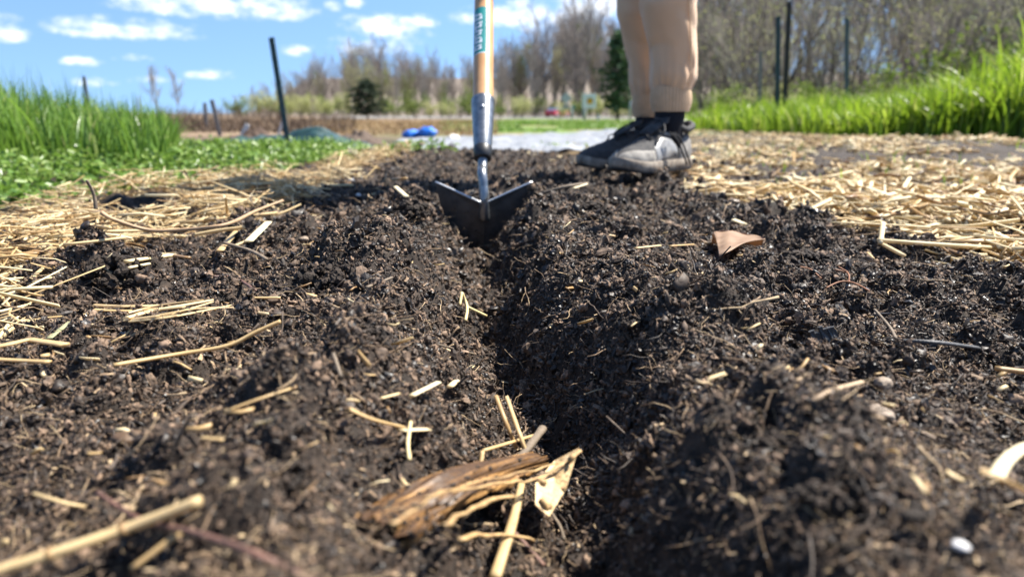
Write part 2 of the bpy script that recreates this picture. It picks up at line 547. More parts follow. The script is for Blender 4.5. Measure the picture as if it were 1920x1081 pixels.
# ------------------------------------------------------------------ scattered soil crumbs and fibres (instances, stuff)
def scatter_object(name, pts, rot, scl, idx, kinds, label, cat):
    coll = bpy.data.collections.new(name + '_kinds')
    for k, me in enumerate(kinds):
        coll.objects.link(bpy.data.objects.new('%s_kind_%02d' % (name, k), me))
    me = bpy.data.meshes.new(name)
    me.vertices.add(len(pts)); me.vertices.foreach_set('co', np.ascontiguousarray(pts, dtype=np.float32).ravel())
    for nm, arr, typ in (('rot', rot, 'FLOAT_VECTOR'), ('scl', scl, 'FLOAT_VECTOR')):
        a = me.attributes.new(nm, typ, 'POINT'); a.data.foreach_set('vector', np.ascontiguousarray(arr, dtype=np.float32).ravel())
    a = me.attributes.new('idx', 'INT', 'POINT'); a.data.foreach_set('value', np.ascontiguousarray(idx, dtype=np.int32))
    o = link(name, me)
    tag(o, label, cat, kind='stuff')
    ng = bpy.data.node_groups.new(name, 'GeometryNodeTree')
    ng.interface.new_socket('Geometry', in_out='INPUT', socket_type='NodeSocketGeometry')
    ng.interface.new_socket('Geometry', in_out='OUTPUT', socket_type='NodeSocketGeometry')
    N, L = ng.nodes, ng.links
    gi = N.new('NodeGroupInput'); go = N.new('NodeGroupOutput')
    ci = N.new('GeometryNodeCollectionInfo'); ci.inputs['Collection'].default_value = coll
    ci.inputs['Separate Children'].default_value = True; ci.inputs['Reset Children'].default_value = True
    ip = N.new('GeometryNodeInstanceOnPoints'); ip.inputs['Pick Instance'].default_value = True
    def attr(nm, typ):
        n = N.new('GeometryNodeInputNamedAttribute'); n.data_type = typ; n.inputs['Name'].default_value = nm
        return n.outputs['Attribute']
    L.new(gi.outputs[0], ip.inputs['Points']); L.new(ci.outputs[0], ip.inputs['Instance'])
    L.new(attr('rot', 'FLOAT_VECTOR'), ip.inputs['Rotation'])
    L.new(attr('scl', 'FLOAT_VECTOR'), ip.inputs['Scale'])
    L.new(attr('idx', 'INT'), ip.inputs['Instance Index'])
    L.new(ip.outputs[0], go.inputs[0])
    md = o.modifiers.new('scatter', 'NODES'); md.node_group = ng
    return o

def crumb_mesh(seed, sub=2, rough=.75):
    bm = bmesh.new()
    bmesh.ops.create_icosphere(bm, subdivisions=sub, radius=1)
    r = random.Random(seed)
    from mathutils import noise as mn
    off = Vector((r.uniform(0, 90), r.uniform(0, 90), r.uniform(0, 90)))
    sx, sy, sz = r.uniform(.75, 1.25), r.uniform(.7, 1.1), r.uniform(.6, .95)
    for v in bm.verts:
        n = v.co.normalized()
        d = 1 + rough * mn.noise(n * 1.3 + off) + rough * .8 * mn.noise(n * 3.1 + off) + rough * .5 * mn.noise(n * 6 + off)
        v.co = Vector((n.x * sx, n.y * sy, n.z * sz)) * max(.3, d)
    me = bpy.data.meshes.new('crumb_%d' % seed)
    bm.to_mesh(me); bm.free()
    me.polygons.foreach_set('use_smooth', [r.random() < .5] * len(me.polygons))
    me.materials.append(M_CRUMB)
    return me

def crumb_cluster(seed):
    """several grains fused together"""
    r = random.Random(seed)
    vs = []; fs = []
    for k in range(7):
        m = crumb_mesh(seed * 31 + k, 1, .5)
        sc = r.uniform(.25, .6)
        off = Vector((r.uniform(-.7, .7), r.uniform(-.7, .7), r.uniform(-.4, .5)))
        b = len(vs)
        vs += [tuple(v.co * sc + off) for v in m.vertices]
        fs += [tuple(i + b for i in p.vertices) for p in m.polygons]
        bpy.data.meshes.remove(m)
    me = bpy.data.meshes.new('crumb_cluster_%d' % seed)
    me.from_pydata(vs, [], fs)
    me.materials.append(M_CRUMB)
    return me

def sample_bed(n, y0, y1, power=1.0):
    ly = rng.uniform(0, 1, n)
    y = np.exp(np.log(y0) + (np.log(y1) - np.log(y0)) * ly)
    half = .77 * y + .09
    x = rng.uniform(-1, 1, n) * half
    return x, y

def furrow_thin(x, y):
    return np.ones_like(x, bool)

def make_crumbs():
    kinds = [crumb_mesh(100 + k) for k in range(8)] + [crumb_cluster(200 + k) for k in range(6)]
    parts = [sample_bed(45000, .13, .32), sample_bed(215000, .32, 1.15), sample_bed(65000, 1.15, 4.2)]
    ex = rng.uniform(-1.1, 1.1, 170000); ey = rng.uniform(-.15, 1.2, 170000)          # the bed and its margins beside the lens
    k = np.abs(ex) > .77 * np.maximum(ey, .13) + .05
    parts.append((ex[k], ey[k]))
    x = np.concatenate([p[0] for p in parts]); y = np.concatenate([p[1] for p in parts])
    keep = (x > bed_left(y) - .25) & (x < bed_right(y) + .6)
    x = x[keep]; y = y[keep]; n = len(x)
    yy = np.maximum(y, np.abs(x) * .9)
    base = np.clip(  .00036 + .00118 * yy + .0006 * (yy > 1.15), .0005, .0046)
    size = base * np.exp(rng.normal(0, .52, n))
    big = rng.uniform(0, 1, n) < .012
    size[big] *= rng.uniform(1.5, 2.6, big.sum())
    size = np.minimum(size, np.clip(.0018 + .0045 * yy, .0022, .0062))
    z = terrain(x, y) + size * rng.uniform(-.1, .75, n)
    rot = rng.uniform(0, 2 * np.pi, (n, 3))
    scl = size[:, None] * rng.uniform(.45, 1.55, (n, 3))
    idx = rng.integers(0, len(kinds), n)
    scatter_object('soil_crumbs', np.stack([x, y, z], 1), rot, scl, idx, kinds, 'loose dark brown soil crumbs covering the bed', 'soil')
make_crumbs()

def fibre_mesh(seed):
    r = random.Random(seed)
    mb = MB()
    k = 7
    p = Vector((-.5, 0, 0)); ang = 0; pz = 0; pts = []
    for i in range(k):
        pts.append(p.copy())
        ang += r.uniform(-.45, .45); pz = r.uniform(-.35, .35)
        p = p + Vector((math.cos(ang) * math.cos(pz), math.sin(ang) * math.cos(pz), math.sin(pz))) / (k - 1)
    w = r.uniform(.008, .022)
    mb.tube(pts, [w * (1 - .6 * i / (k - 1)) for i in range(k)], 5)
    return mb.mesh('fibre_%d' % seed, M_FIBRE)

def flake_mesh(seed):
    r = random.Random(seed)
    mb = MB()
    n = 4
    pts = [Vector((-.5 + i / (n - 1), r.uniform(-.06, .06), r.uniform(-.04, .04))) for i in range(n)]
    w = r.uniform(.08, .22)
    mb.tube(pts, [w * r.uniform(.6, 1) for i in range(n)], 6, flat=r.uniform(.2, .4))
    return mb.mesh('flake_%d' % seed, M_FIBRE, smooth=False)

def make_fibres():
    kinds = [fibre_mesh(300 + k) for k in range(10)] + [flake_mesh(400 + k) for k in range(8)]
    x, y = sample_bed(38000, .14, 3.0)
    keep = (x > bed_left(y) - .2) & (x < bed_right(y) + .4)
    x = x[keep]; y = y[keep]; n = len(x)
    idx = np.where(rng.uniform(0, 1, n) < .66, rng.integers(0, 10, n), rng.integers(10, 18, n))
    L = np.where(idx < 10, .014 * np.exp(rng.normal(0, .45, n)), .0045 * np.exp(rng.normal(0, .40, n)).clip(.3, 1.7)) * np.clip(.55 + .9 * y, .6, 2.0)
    z = terrain(x, y) + rng.uniform(.0005, .005, n)
    rot = np.stack([rng.normal(0, .5, n), rng.normal(0, .45, n), rng.uniform(0, 2 * np.pi, n)], 1)
    scl = L[:, None] * np.stack([np.ones(n), rng.uniform(.7, 1.2, n), rng.uniform(.7, 1.2, n)], 1)
    scatter_object('plant_debris', np.stack([x, y, z], 1), rot, scl, idx, kinds, 'fine brown rootlets and bark flakes littering the dark soil', 'plant debris')
make_fibres()

# ------------------------------------------------------------------ straw mulch (stuff) : bent flat strips
def straw_pieces(name, x, y, lay, length, width, label, tint_bias=0.0, pitch_sd=.22):
    n = len(x)
    yaw = rng.uniform(0, np.pi, n); pit = rng.normal(0, pitch_sd, n)
    d = np.stack([np.cos(yaw) * np.cos(pit), np.sin(yaw) * np.cos(pit), np.sin(pit)], 1)
    side = np.stack([-np.sin(yaw), np.cos(yaw), np.zeros(n)], 1)
    upv = np.cross(d, side)
    roll = rng.normal(0, .7, n)
    s2 = side * np.cos(roll)[:, None] + upv * np.sin(roll)[:, None]
    u2 = -side * np.sin(roll)[:, None] + upv * np.cos(roll)[:, None]
    c = np.stack([x, y, terrain_low(x, y) + lay], 1)
    bend = upv * (length * rng.normal(0, .06, n))[:, None] + side * (length * rng.normal(0, .06, n))[:, None]
    thick = width * rng.uniform(.12, .5, n)
    V = np.zeros((n, 12, 3))
    for i, tt in enumerate((-.5, rng.uniform(-.2, .2, n), .5)):
        tt = np.broadcast_to(tt, (n,))
        ctr = c + d * (length * tt)[:, None] + (bend if i == 1 else 0)
        wv = width * (1 if i == 1 else rng.uniform(.6, 1.05, n))
        for k, (a, b) in enumerate(((-.5, -.5), (.5, -.5), (.5, .5), (-.5, .5))):
            V[:, i * 4 + k] = ctr + s2 * (wv * a)[:, None] + u2 * (thick * b)[:, None]
    f = []
    for i in (0, 1):
        for k in range(4):
            a = i * 4 + k; b = i * 4 + (k + 1) % 4
            f.append((a, b, b + 4, a + 4))
    f += [(3, 2, 1, 0), (8, 9, 10, 11)]
    F = (np.arange(n)[:, None, None] * 12 + np.array(f)[None]).reshape(-1, 4)
    tint = np.repeat(np.clip(rng.beta(1.5, 1.15, n) + tint_bias, 0, 1), 12)
    o = link(name, np_mesh(name, V.reshape(-1, 3), F, M_STRAW, tint))
    return tag(o, label, 'straw mulch', kind='stuff')

def left_straw():
    n = 15500
    ly = rng.uniform(0, 1, n)
    y = .22 * (3.4 / .22) ** ly
    xl = bed_left(y)
    wid = np.interp(y, [.4, 1.0, 1.5, 2.2, 3.4], [.7, .62, .52, .30, .22])
    u = rng.uniform(0, 1, n)
    x = xl + .05 - u * wid + .06 * noise2(y * 0 + 1.7, y, .2, 71) * 2
    # bare strip of soil by the weeds
    bare = ((noise2(x, y, .25, 72) > .02) & (u > .50)) | ((noise2(x, y, .11, 78) > .12) & (rng.uniform(0, 1, n) < .8))
    edge = u < .10 + .10 * (noise2(x, y, .12, 73) + .3)
    keep = ~bare & ~(edge & (rng.uniform(0, 1, n) < .75)) & (y > .24)
    x, y, u = x[keep], y[keep], u[keep]; n = len(x)
    lay = rng.uniform(.004, .05, n) * np.clip(u * 6, .25, 1)
    L = np.exp(rng.normal(np.log(.055), .45, n)).clip(.015, .16)
    straw_pieces('straw_mulch', x, y, lay, L, rng.uniform(.0010, .0037, n), 'golden straw mulch along the left edge of the dark bed')
left_straw()

def right_straw():
    n = 34000
    ly = rng.uniform(0, 1, n)
    y = .20 * (8.6 / .20) ** ly
    xr = bed_right(y)
    wid = np.interp(y, [.5, 1, 2, 3, 4.5, 6, 8.6], [.7, .95, 1.7, 2.5, 3.0, 3.0, 3.2])
    u = rng.uniform(0, 1, n)
    x = xr - .03 + u * wid + .10 * noise2(y * 0 + 4.7, y, .25, 74)
    patch = noise2(x, y, .38, 75) + .5 * noise2(x, y, .15, 76)
    bare = ((patch > -.06) & (u > .12) & (y > 1.4)) | (patch > .42)
    edge = u < .07 + .08 * (noise2(x, y, .12, 77) + .3)
    keep = ~(bare & (rng.uniform(0, 1, n) < .92)) & ~(edge & (rng.uniform(0, 1, n) < .7))
    x, y, u = x[keep], y[keep], u[keep]; n = len(x)
    lay = rng.uniform(.004, .045, n) * np.clip(u * 7, .25, 1) * np.interp(y, [1.3, 2.2], [1, .45])
    L = np.exp(rng.normal(np.log(.050), .45, n)).clip(.014, .16)
    straw_pieces('straw_mulch', x, y, lay, L, rng.uniform(.0024, .0085, n) * np.interp(y, [.8, 1.7], [.75, 1.4]), 'pale straw mulch spread on the right of the dark bed', .04)
right_straw()

def stray_straw():
    """short chips on the bare bed, too many and too small to pick apart"""
    n = 420
    x, y = sample_bed(n, .22, 3.2)
    keep = (x > bed_left(y)) & (x < bed_right(y)) & (np.abs(x - furrow_x(y)) > .05)
    x, y = x[keep], y[keep]; n = len(x)
    L = np.exp(rng.normal(np.log(.011), .5, n)).clip(.004, .04) * np.clip(.6 + .5 * y, .6, 1.6)
    o = straw_pieces('straw_chips', x, y, rng.uniform(.006, .012, n), L, rng.uniform(.0010, .0028, n), 'tiny straw chips sprinkled over the dark bed', -.08)
stray_straw()

# ------------------------------------------------------------------ grass and weeds (stuff)
def blades(name, x, y, hgt, width, material, label, cat, lean=.35, seg=5, tint=None, z=None):
    n = len(x)
    yaw = rng.uniform(0, 2 * np.pi, n)
    d = np.stack([np.cos(yaw), np.sin(yaw), np.zeros(n)], 1)
    fa = yaw + np.pi / 2 + rng.normal(0, .6, n)
    sd = np.stack([np.cos(fa), np.sin(fa), np.zeros(n)], 1)
    ln = np.abs(rng.normal(0, lean, n)) + .05
    b = np.stack([x, y, (terrain_low(x, y) if z is None else z) - .005], 1)
    V = np.zeros((n, seg + 1, 2, 3))
    for i in range(seg + 1):
        t = i / seg
        out = hgt * ln * (t ** 2.0)
        up = hgt * (t - .38 * ln * t ** 3)
        ctr = b + d * out[:, None]
        ctr[:, 2] += up
        w = width * (1 - t ** 2.2) + .0002
        V[:, i, 0] = ctr - sd * (w / 2)[:, None]
        V[:, i, 1] = ctr + sd * (w / 2)[:, None]
    f = np.array([(2 * i, 2 * i + 1, 2 * i + 3, 2 * i + 2) for i in range(seg)])
    F = (np.arange(n)[:, None, None] * (2 * (seg + 1)) + f[None]).reshape(-1, 4)
    if tint is None:
        tint = rng.beta(2, 2, n)
    o = link(name, np_mesh(name, V.reshape(-1, 3), F, material, np.repeat(tint, 2 * (seg + 1)), smooth=True))
    return tag(o, label, cat, kind='stuff')

def leaves(name, c, size, material, label=None, cat=None, parent=None, kind='stuff', tint=None, flat=.6, aspect=.55):
    n = len(c)
    nrm = rng.normal(0, 1, (n, 3)); nrm[:, 2] = np.abs(nrm[:, 2]) + flat
    nrm /= np.linalg.norm(nrm, axis=1)[:, None]
    a = rng.normal(0, 1, (n, 3)); a -= nrm * (a * nrm).sum(1)[:, None]; a /= np.linalg.norm(a, axis=1)[:, None]
    b = np.cross(nrm, a)
    V = np.zeros((n, 6, 3))
    prof = [(-.5, 0, 0), (-.1, .5, .12), (.5, 0, .0), (-.1, -.5, .12), (.28, .32, .07), (.28, -.32, .07)]
    for k, (u, v, w) in enumerate(prof):
        V[:, k] = c + a * (size * u)[:, None] + b * (size * v * aspect)[:, None] + nrm * (size * w)[:, None]
    f = np.array([(0, 2, 4, 1), (0, 3, 5, 2)])
    F = (np.arange(n)[:, None, None] * 6 + f[None]).reshape(-1, 4)
    if tint is None: tint = rng.beta(2, 2, n)
    me = np_mesh(name, V.reshape(-1, 3), F, material, np.repeat(tint, 6), smooth=True)
    o = link(name, me, parent)
    if label: tag(o, label, cat, kind=kind)
    return o

def left_green():
    # tall rye
    n = 15000
    y = rng.uniform(2.15, 6.0, n)
    x0 = -.475 * y - .02 + .10 * noise2(y * 0 + 9.1, y, .35, 81)
    x = x0 - rng.uniform(0, 1, n) ** 1.15 * (2.6 + .2 * y)
    front = 2.25 + .25 * noise2(x, x * 0 + 2.2, .5, 82) + .1 * np.maximum(0, -1.9 - x)
    k = y > front
    x, y = x[k], y[k]; n = len(x)
    edge = np.clip((-.475 * y - x) / .7, .0, 1)
    hgt = rng.normal(.325, .055, n).clip(.12, .50) * (.60 + .40 * edge) * (1 + .16 * noise2(x, y, .4, 83))
    blades('rye_grass', x, y, hgt, rng.uniform(.005, .0115, n), M_GRASS, 'tall green rye grass standing on the left of the path', 'grass', .30)
    # low chickweed in front of it
    n = 17000
    y = 1.36 + (4.2 - 1.36) * rng.uniform(0, 1, n) ** 1.3
    xr = np.interp(y, [1.36, 1.7, 2.1, 2.6, 3.3, 4.2], [-1.02, -.93, -.82, -.74, -.72, -.75]) + .05 * noise2(y * 0 + 3.1, y, .15, 84)
    x = xr - rng.uniform(0, 1, n) ** 1.2 * 1.7
    mound = .03 + .075 * (noise2(x, y, .16, 85) * .5 + .55) * np.clip((xr - x) / .18, .15, 1)
    c = np.stack([x, y, terrain_low(x, y) + mound * rng.uniform(.25, 1.0, n)], 1)
    leaves('low_weeds', c, rng.uniform(.012, .032, n), M_WEED, 'low leafy green weeds in front of the tall rye', 'weeds')
    # a few seed heads standing over the rye
left_green()

def right_green():
    P = np.array([(2.35, 9.6), (2.55, 7.8), (2.9, 6.2), (3.15, 5.2), (3.25, 4.5), (5.5, 4.2)])
    n = 19000
    t = rng.uniform(0, 1, n) ** .8 * (len(P) - 1)
    i = np.minimum(t.astype(int), len(P) - 2); fr = t - i
    fx = P[i, 0] * (1 - fr) + P[i + 1, 0] * fr
    fy = P[i, 1] * (1 - fr) + P[i + 1, 1] * fr
    back = rng.uniform(0, 1, n) ** 1.4
    x = fx + back * 2.8 + .1 * rng.normal(0, 1, n); y = fy + back * 1.8 + .1 * rng.normal(0, 1, n)
    h0 = np.interp(y, [4, 5.2, 6, 7.5, 10], [.54, .60, .42, .38, .42])
    hgt = h0 * rng.normal(1, .16, n).clip(.5, 1.5) * np.clip(.60 + back * 1.6, 0, 1) * (1 + .18 * noise2(x, y, .5, 92)) * (1 + .16 * sstep(.53, .62, x / y))
    blades('bright_rye_grass', x, y, hgt, rng.uniform(.013, .029, n), M_GRASS_Y, 'bright yellow green rye grass on the right beyond the straw', 'grass', .42)
    # thin seedlings coming through the straw
    n = 900
    y = rng.uniform(1.6, 4.8, n); x = bed_right(y) + .3 + rng.uniform(0, 1, n) * (.6 * y)
    k = noise2(x, y, .3, 93) > .1
    x, y = x[k], y[k]; n = len(x)
    blades('seedling_grass', x, y, rng.uniform(.02, .07, n), rng.uniform(.003, .006, n), M_GRASS_Y, 'thin green seedlings poking through the straw on the right', 'seedlings', .5, seg=3)
    # sprouts by the grey fabric
    n = 1500
    ctr = np.array([(-.58, 2.75), (-.42, 3.15), (-.55, 3.3), (.30, 4.4), (.55, 3.6), (.62, 4.2), (-.9, 3.4), (-1.2, 3.8)])
    c = ctr[rng.integers(0, len(ctr), n)] + rng.normal(0, .07, (n, 2))
    x, y = c[:, 0], c[:, 1]
    leaves('sprouting_weeds', np.stack([x, y, terrain_low(x, y) + rng.uniform(0, .05, n)], 1), rng.uniform(.015, .04, n), M_WEED, 'small green weed clumps along the near end of the grey fabric', 'weeds')
right_green()

def field_grass():
    n = 15000
    y = 11.8 * (60 / 11.8) ** rng.uniform(0, 1, n)
    x = rng.uniform(-.10, .42, n) * y
    k = noise2(x, y * .35, 1.6, 95) > -.15
    x, y = x[k], y[k]; n = len(x)
    blades('field_grass', x, y, rng.uniform(.04, .11, n) * np.clip(y / 14, .6, 1.8), .006 + .0016 * y, M_WEED, 'short bright green grass of the field before the road', 'grass', .6, seg=3)
    # rusty dead weeds on the left beyond the rye
    M = mat_instances('dead_weed', [(0, (.05, .035, .026)), (.5, (.11, .078, .056)), (1, (.24, .175, .115))], (.7, .9), .2, 4, attr='tint', translucent=.2, noise_mix=.1)
    n = 9000
    y = 11 * (45 / 11) ** rng.uniform(0, 1, n)
    x = rng.uniform(-.62, -.22, n) * y
    blades('dead_weeds', x, y, rng.uniform(.08, .50, n) * np.clip(y / 22, .4, 1.2) * (.25 + .8 * np.clip(noise2(x, y, 2.2, 97) + .4, 0, 1)), .006 + .0012 * y, M, 'rusty brown dead weeds across the field on the left', 'weeds', .45, seg=3)
    n = 5000
    y = 9 * (40 / 9) ** rng.uniform(0, 1, n)
    x = rng.uniform(-.28, -.02, n) * y
    M2 = mat_instances('dry_grass', [(0, (.16, .10, .05)), (.5, (.28, .19, .10)), (1, (.40, .32, .17))], (.7, .9), .2, 4, attr='tint', translucent=.25, noise_mix=.1)
    blades('dry_grass', x, y, rng.uniform(.06, .16, n) * np.clip(y / 14, .5, 1.6), .005 + .001 * y, M2, 'tan dry grass around the tarp and the spoil heap', 'grass', .6, seg=3)
field_grass()
# ------------------------------------------------------------------ grey ground fabric, road
def draped_sheet(name, corners, nu, nv, material, lift=.012, amp=.012, cell=.12, seed=1):
    A, B, C, D = [np.array(c, float) for c in corners]
    u, v = np.meshgrid(np.linspace(0, 1, nu), np.linspace(0, 1, nv))
    p = (A[None] * ((1 - u) * (1 - v)).ravel()[:, None] + B[None] * (u * (1 - v)).ravel()[:, None]
         + C[None] * (u * v).ravel()[:, None] + D[None] * ((1 - u) * v).ravel()[:, None])
    x, y = p[:, 0], p[:, 1]
    x = x + .05 * noise2(x, y, .4, seed + 7); y = y + .08 * noise2(x, y, .4, seed + 9)
    z = terrain_low(x, y) + lift + amp * (noise2(x, y, cell, seed) + .6 * np.abs(noise2(x + y, y, cell * .5, seed + 1)))
    i = (np.arange(nv - 1)[:, None] * nu + np.arange(nu - 1)[None]).ravel()
    return link(name, np_mesh(name, np.stack([x, y, z], 1), np.stack([i, i + 1, i + 1 + nu, i + nu], 1), material, smooth=True))

M_FABRIC = mat('woven_grey_fabric', (.145, .155, .17), (.22, .23, .245), 3, .6, .5, bump=.4, bscale=160)
fab = draped_sheet('ground_cover_sheet', [(-.78, 3.35), (.62, 3.75), (2.6, 11.5), (-1.1, 7.4)], 110, 130, M_FABRIC, .02, .03, .22, 101)
tag(fab, 'rumpled pale grey fabric sheet spread beyond the far end of the bed', 'fabric sheet')
fab2 = draped_sheet('ground_cover_sheet', [(-2.7, 4.3), (-1.7, 4.5), (-1.6, 5.1), (-2.8, 4.9)], 50, 30, M_FABRIC, .02, .02, .22, 107)
tag(fab2, 'narrow grey fabric strip beside the dark green tarp on the left', 'fabric sheet')
M_ROAD = mat('pale_asphalt', (.16, .16, .155), (.22, .215, .205), .8, .85, .3)
road = draped_sheet('road', [(-30, 100), (160, 84), (190, 118), (-30, 126)], 60, 12, M_ROAD, .05, 0, 1, 3)
tag(road, 'pale asphalt road crossing behind the field', kind='structure')

# ------------------------------------------------------------------ hoe
def rotz_to(v):
    return Vector(v).to_track_quat('Z', 'Y').to_matrix()

M_WOOD = mat('ash_handle', (.60, .34, .16), (.42, .21, .085), 40, .38, .5, bump=.05, bscale=200, stretch=(1, 1, .06))
M_STEEL = mat('painted_steel', (.16, .175, .19), (.30, .31, .32), 90, .34, .6, metal=.85, bump=.08, bscale=300)
M_BLADE = mat('soil_stained_steel', (.045, .047, .05), (.10, .095, .09), 50, .42, .5, metal=.55, bump=.2, bscale=200)
M_EDGE = mat('lit_edge_rivet_steel', (.45, .46, .47), (.60, .60, .60), 80, .3, .6, metal=.8)
M_RING = mat('black_plastic', (.012, .012, .013), (.02, .02, .022), 40, .45, .5)
M_TEAL = mat('teal_label', (.012, .17, .17), (.02, .23, .22), 40, .4, .5)
M_LABELWHITE = mat('label_white', (.72, .74, .76), (.6, .63, .66), 120, .45, .4)
M_LABELGOLD = mat('label_tan', (.55, .38, .2), (.45, .33, .2), 90, .5, .4)

HB = at(905, 288, 1.20)                           # lower end of the ferrule
HT = at(908, -60, 1.475)                          # a point on the handle above the frame
HDIR = (Vector(HT) - Vector(HB)).normalized()
def hpt(s): return Vector(HB) + HDIR * s
HSIDE = HDIR.cross(Vector((0, 1, 0))).normalized()     # roughly +x or -x
HFRONT = HSIDE.cross(HDIR).normalized()
if HFRONT.y > 0: HFRONT = -HFRONT
if HSIDE.x < 0: HSIDE = -HSIDE

def build_hoe():
    base = at(907, 470, 1.185)
    root = thing('garden_hoe', base, 'pointed hoe with wooden handle, its blade sunk in the furrow', 'hoe')
    inv = -Vector(base)
    def L(p): return Vector(p) + inv
    mb = MB()
    lens = [.10, .13, .3, .6, .9, 1.2, 1.37, 1.385, 1.392]
    rads = [.0175, .0182, .0182, .0180, .0178, .0178, .0178, .0165, .010]
    mb.tube([L(hpt(s_)) for s_ in lens], rads, 28)
    handle = mb.build('handle', M_WOOD, root); auto_smooth(handle)
    # ferrule, tapering down, with rolled rim at the top
    mb = MB()
    prof = [(.0, .0135), (.004, .0150), (.02, .0160), (.06, .0183), (.105, .0205), (.112, .0208), (.1135, .0203), (.114, .0184)]
    mb.tube([L(hpt(a)) for a, _ in prof], [b for _, b in prof], 32)
    fer = mb.build('ferrule', M_STEEL, root); auto_smooth(fer)
    mb = MB()
    prof = [(-.012, .0120), (-.010, .0148), (.002, .0158), (.010, .0162), (.013, .0150)]
    mb.tube([L(hpt(a)) for a, _ in prof], [b for _, b in prof], 28)
    mb.build('collar', M_RING, fer)
    # rivet on the ferrule
    mb = MB(); c = hpt(.085) + HFRONT * .0185
    mb.tube([L(c), L(c + HFRONT * .002), L(c + HFRONT * .003)], [.003, .0028, .0012], 10)
    mb.build('rivet', M_EDGE, fer)
    # goose neck rod
    p0 = hpt(-.010)
    w1 = Vector(at(906, 345, 1.155)); w2 = Vector(at(908, 380, 1.150)); w3 = Vector(at(908, 412, 1.156))
    ctrl = [p0, hpt(-.03), Vector(at(904, 325, 1.163)), w1, w2, w3]
    pts = []
    for i in range(len(ctrl) - 1):
        a = ctrl[max(i - 1, 0)]; b = ctrl[i]; c = ctrl[i + 1]; d = ctrl[min(i + 2, len(ctrl) - 1)]
        for k in range(5):
            t = k / 5
            pts.append(.5 * ((2 * b) + (-a + c) * t + (2 * a - 5 * b + 4 * c - d) * t * t + (-a + 3 * b - 3 * c + d) * t ** 3))
    pts.append(ctrl[-1])
    mb = MB()
    mb.tube([L(p) for p in pts], [.0083] * (len(pts) - 4) + [.0088, .0092, .0095, .0082], 18)
    mb.build('neck', M_STEEL, root)
    # blade: heart shape with two ears and a point, 3.5 mm plate, slightly dished
    lc = Vector(at(816, 342, 1.175)); rc = Vector(at(998, 342, 1.175)); nc = Vector(at(906, 383, 1.166)); pt = Vector(at(906, 520, 1.185))
    lm = Vector(at(852, 440, 1.180)); rm = Vector(at(962, 436, 1.180))
    lu = Vector(at(826, 385, 1.177)); ru = Vector(at(988, 385, 1.177))
    outline = [lc, nc.lerp(lc, .5) + Vector((0, 0, -.001)), nc, nc.lerp(rc, .5) + Vector((0, 0, -.001)), rc, ru, rm, pt + (rm - pt) * .4 + Vector((.004, 0, 0)), pt, pt + (lm - pt) * .4 + Vector((-.004, 0, 0)), lm, lu]
    th = Vector((0, .0035, 0))
    vs = [L(p) for p in outline] + [L(p + th) for p in outline]
    n = len(outline)
    ctr = L((lc + rc) / 2 + Vector((0, -.006, -.05)))
    vs += [ctr, ctr + th]
    fs = []
    for k in range(n):
        j = (k + 1) % n
        fs.append((k, j, 2 * n)); fs.append((j + n, k + n, 2 * n + 1))
        fs.append((k, k + n, j + n, j))
    mb = MB(); mb.add(vs, fs)
    bl = mb.build('blade', M_BLADE, root, smooth=False)
    # sunlight along the upper edge, put in as bright steel strips
    for a, b in ((lc, nc), (nc, rc)):
        mb = MB()
        off = Vector((0, .00175, .0009))
        k = 10
        pp = [a.lerp(b, i / k) for i in range(k + 1)]
        mb.tube([L(p + off) for p in pp], [.0019] * (k + 1), 8)
        mb.build('lit_edge', M_EDGE, bl)
    # earth stuck to the blade
    rr = random.Random(12); gm = [crumb_mesh(970 + q_, 1, .5) for q_ in range(3)]; gv = []; gfs = []
    for q_ in range(190):
        u_ = rr.uniform(-1, 1); v_ = rr.random() ** .7
        top_ = nc.lerp(lc if u_ < 0 else rc, abs(u_)); p_ = top_.lerp(pt, .12 + .88 * v_)
        p_ = p_ + Vector((0, -.0055 * (1 - abs(u_)) - .0005, 0)); sc = rr.uniform(.0006, .0026) * (.5 + v_); m_ = gm[q_ % 3]; b = len(gv)
        gv += [tuple(Vector((v.co.x, v.co.y * .5, v.co.z)) * sc + L(p_)) for v in m_.vertices]; gfs += [tuple(x + b for x in f.vertices) for f in m_.polygons]
    for m_ in gm: bpy.data.meshes.remove(m_)
    me = bpy.data.meshes.new('stuck_soil'); me.from_pydata(gv, [], gfs); me.materials.append(M_CRUMB)
    link('stuck_soil', me, bl)['kind'] = 'stuff'
    # label on the handle
    def patch(s0, s1, a0, a1, r, material, name, parent, wav=None):
        vs = []; fs = []; na, nsn = 10, 6
        for i in range(nsn + 1):
            s_ = s0 + (s1 - s0) * i / nsn
            for k in range(na + 1):
                a = a0 + (a1 - a0) * k / na
                d = HFRONT * math.cos(a) + HSIDE * math.sin(a)
                vs.append(L(hpt(s_) + d * r))
        for i in range(nsn):
            for k in range(na):
                q = i * (na + 1) + k
                fs.append((q, q + 1, q + na + 2, q + na + 1))
        mb = MB(); mb.add(vs, fs)
        return mb.build(name, material, parent)
    s_lo, s_hi = .208, .318
    lab = patch(s_lo, s_hi, -1.45, .33, .01835, M_TEAL, 'label', handle)
    lab['label'] = 'teal paper label with white upright lettering, too blurred to read'
    patch(s_lo - .0018, s_lo, -1.45, .40, .01838, M_LABELWHITE, 'label_border', handle)
    rr = random.Random(4)
    s_ = s_lo + .007
    k = 0
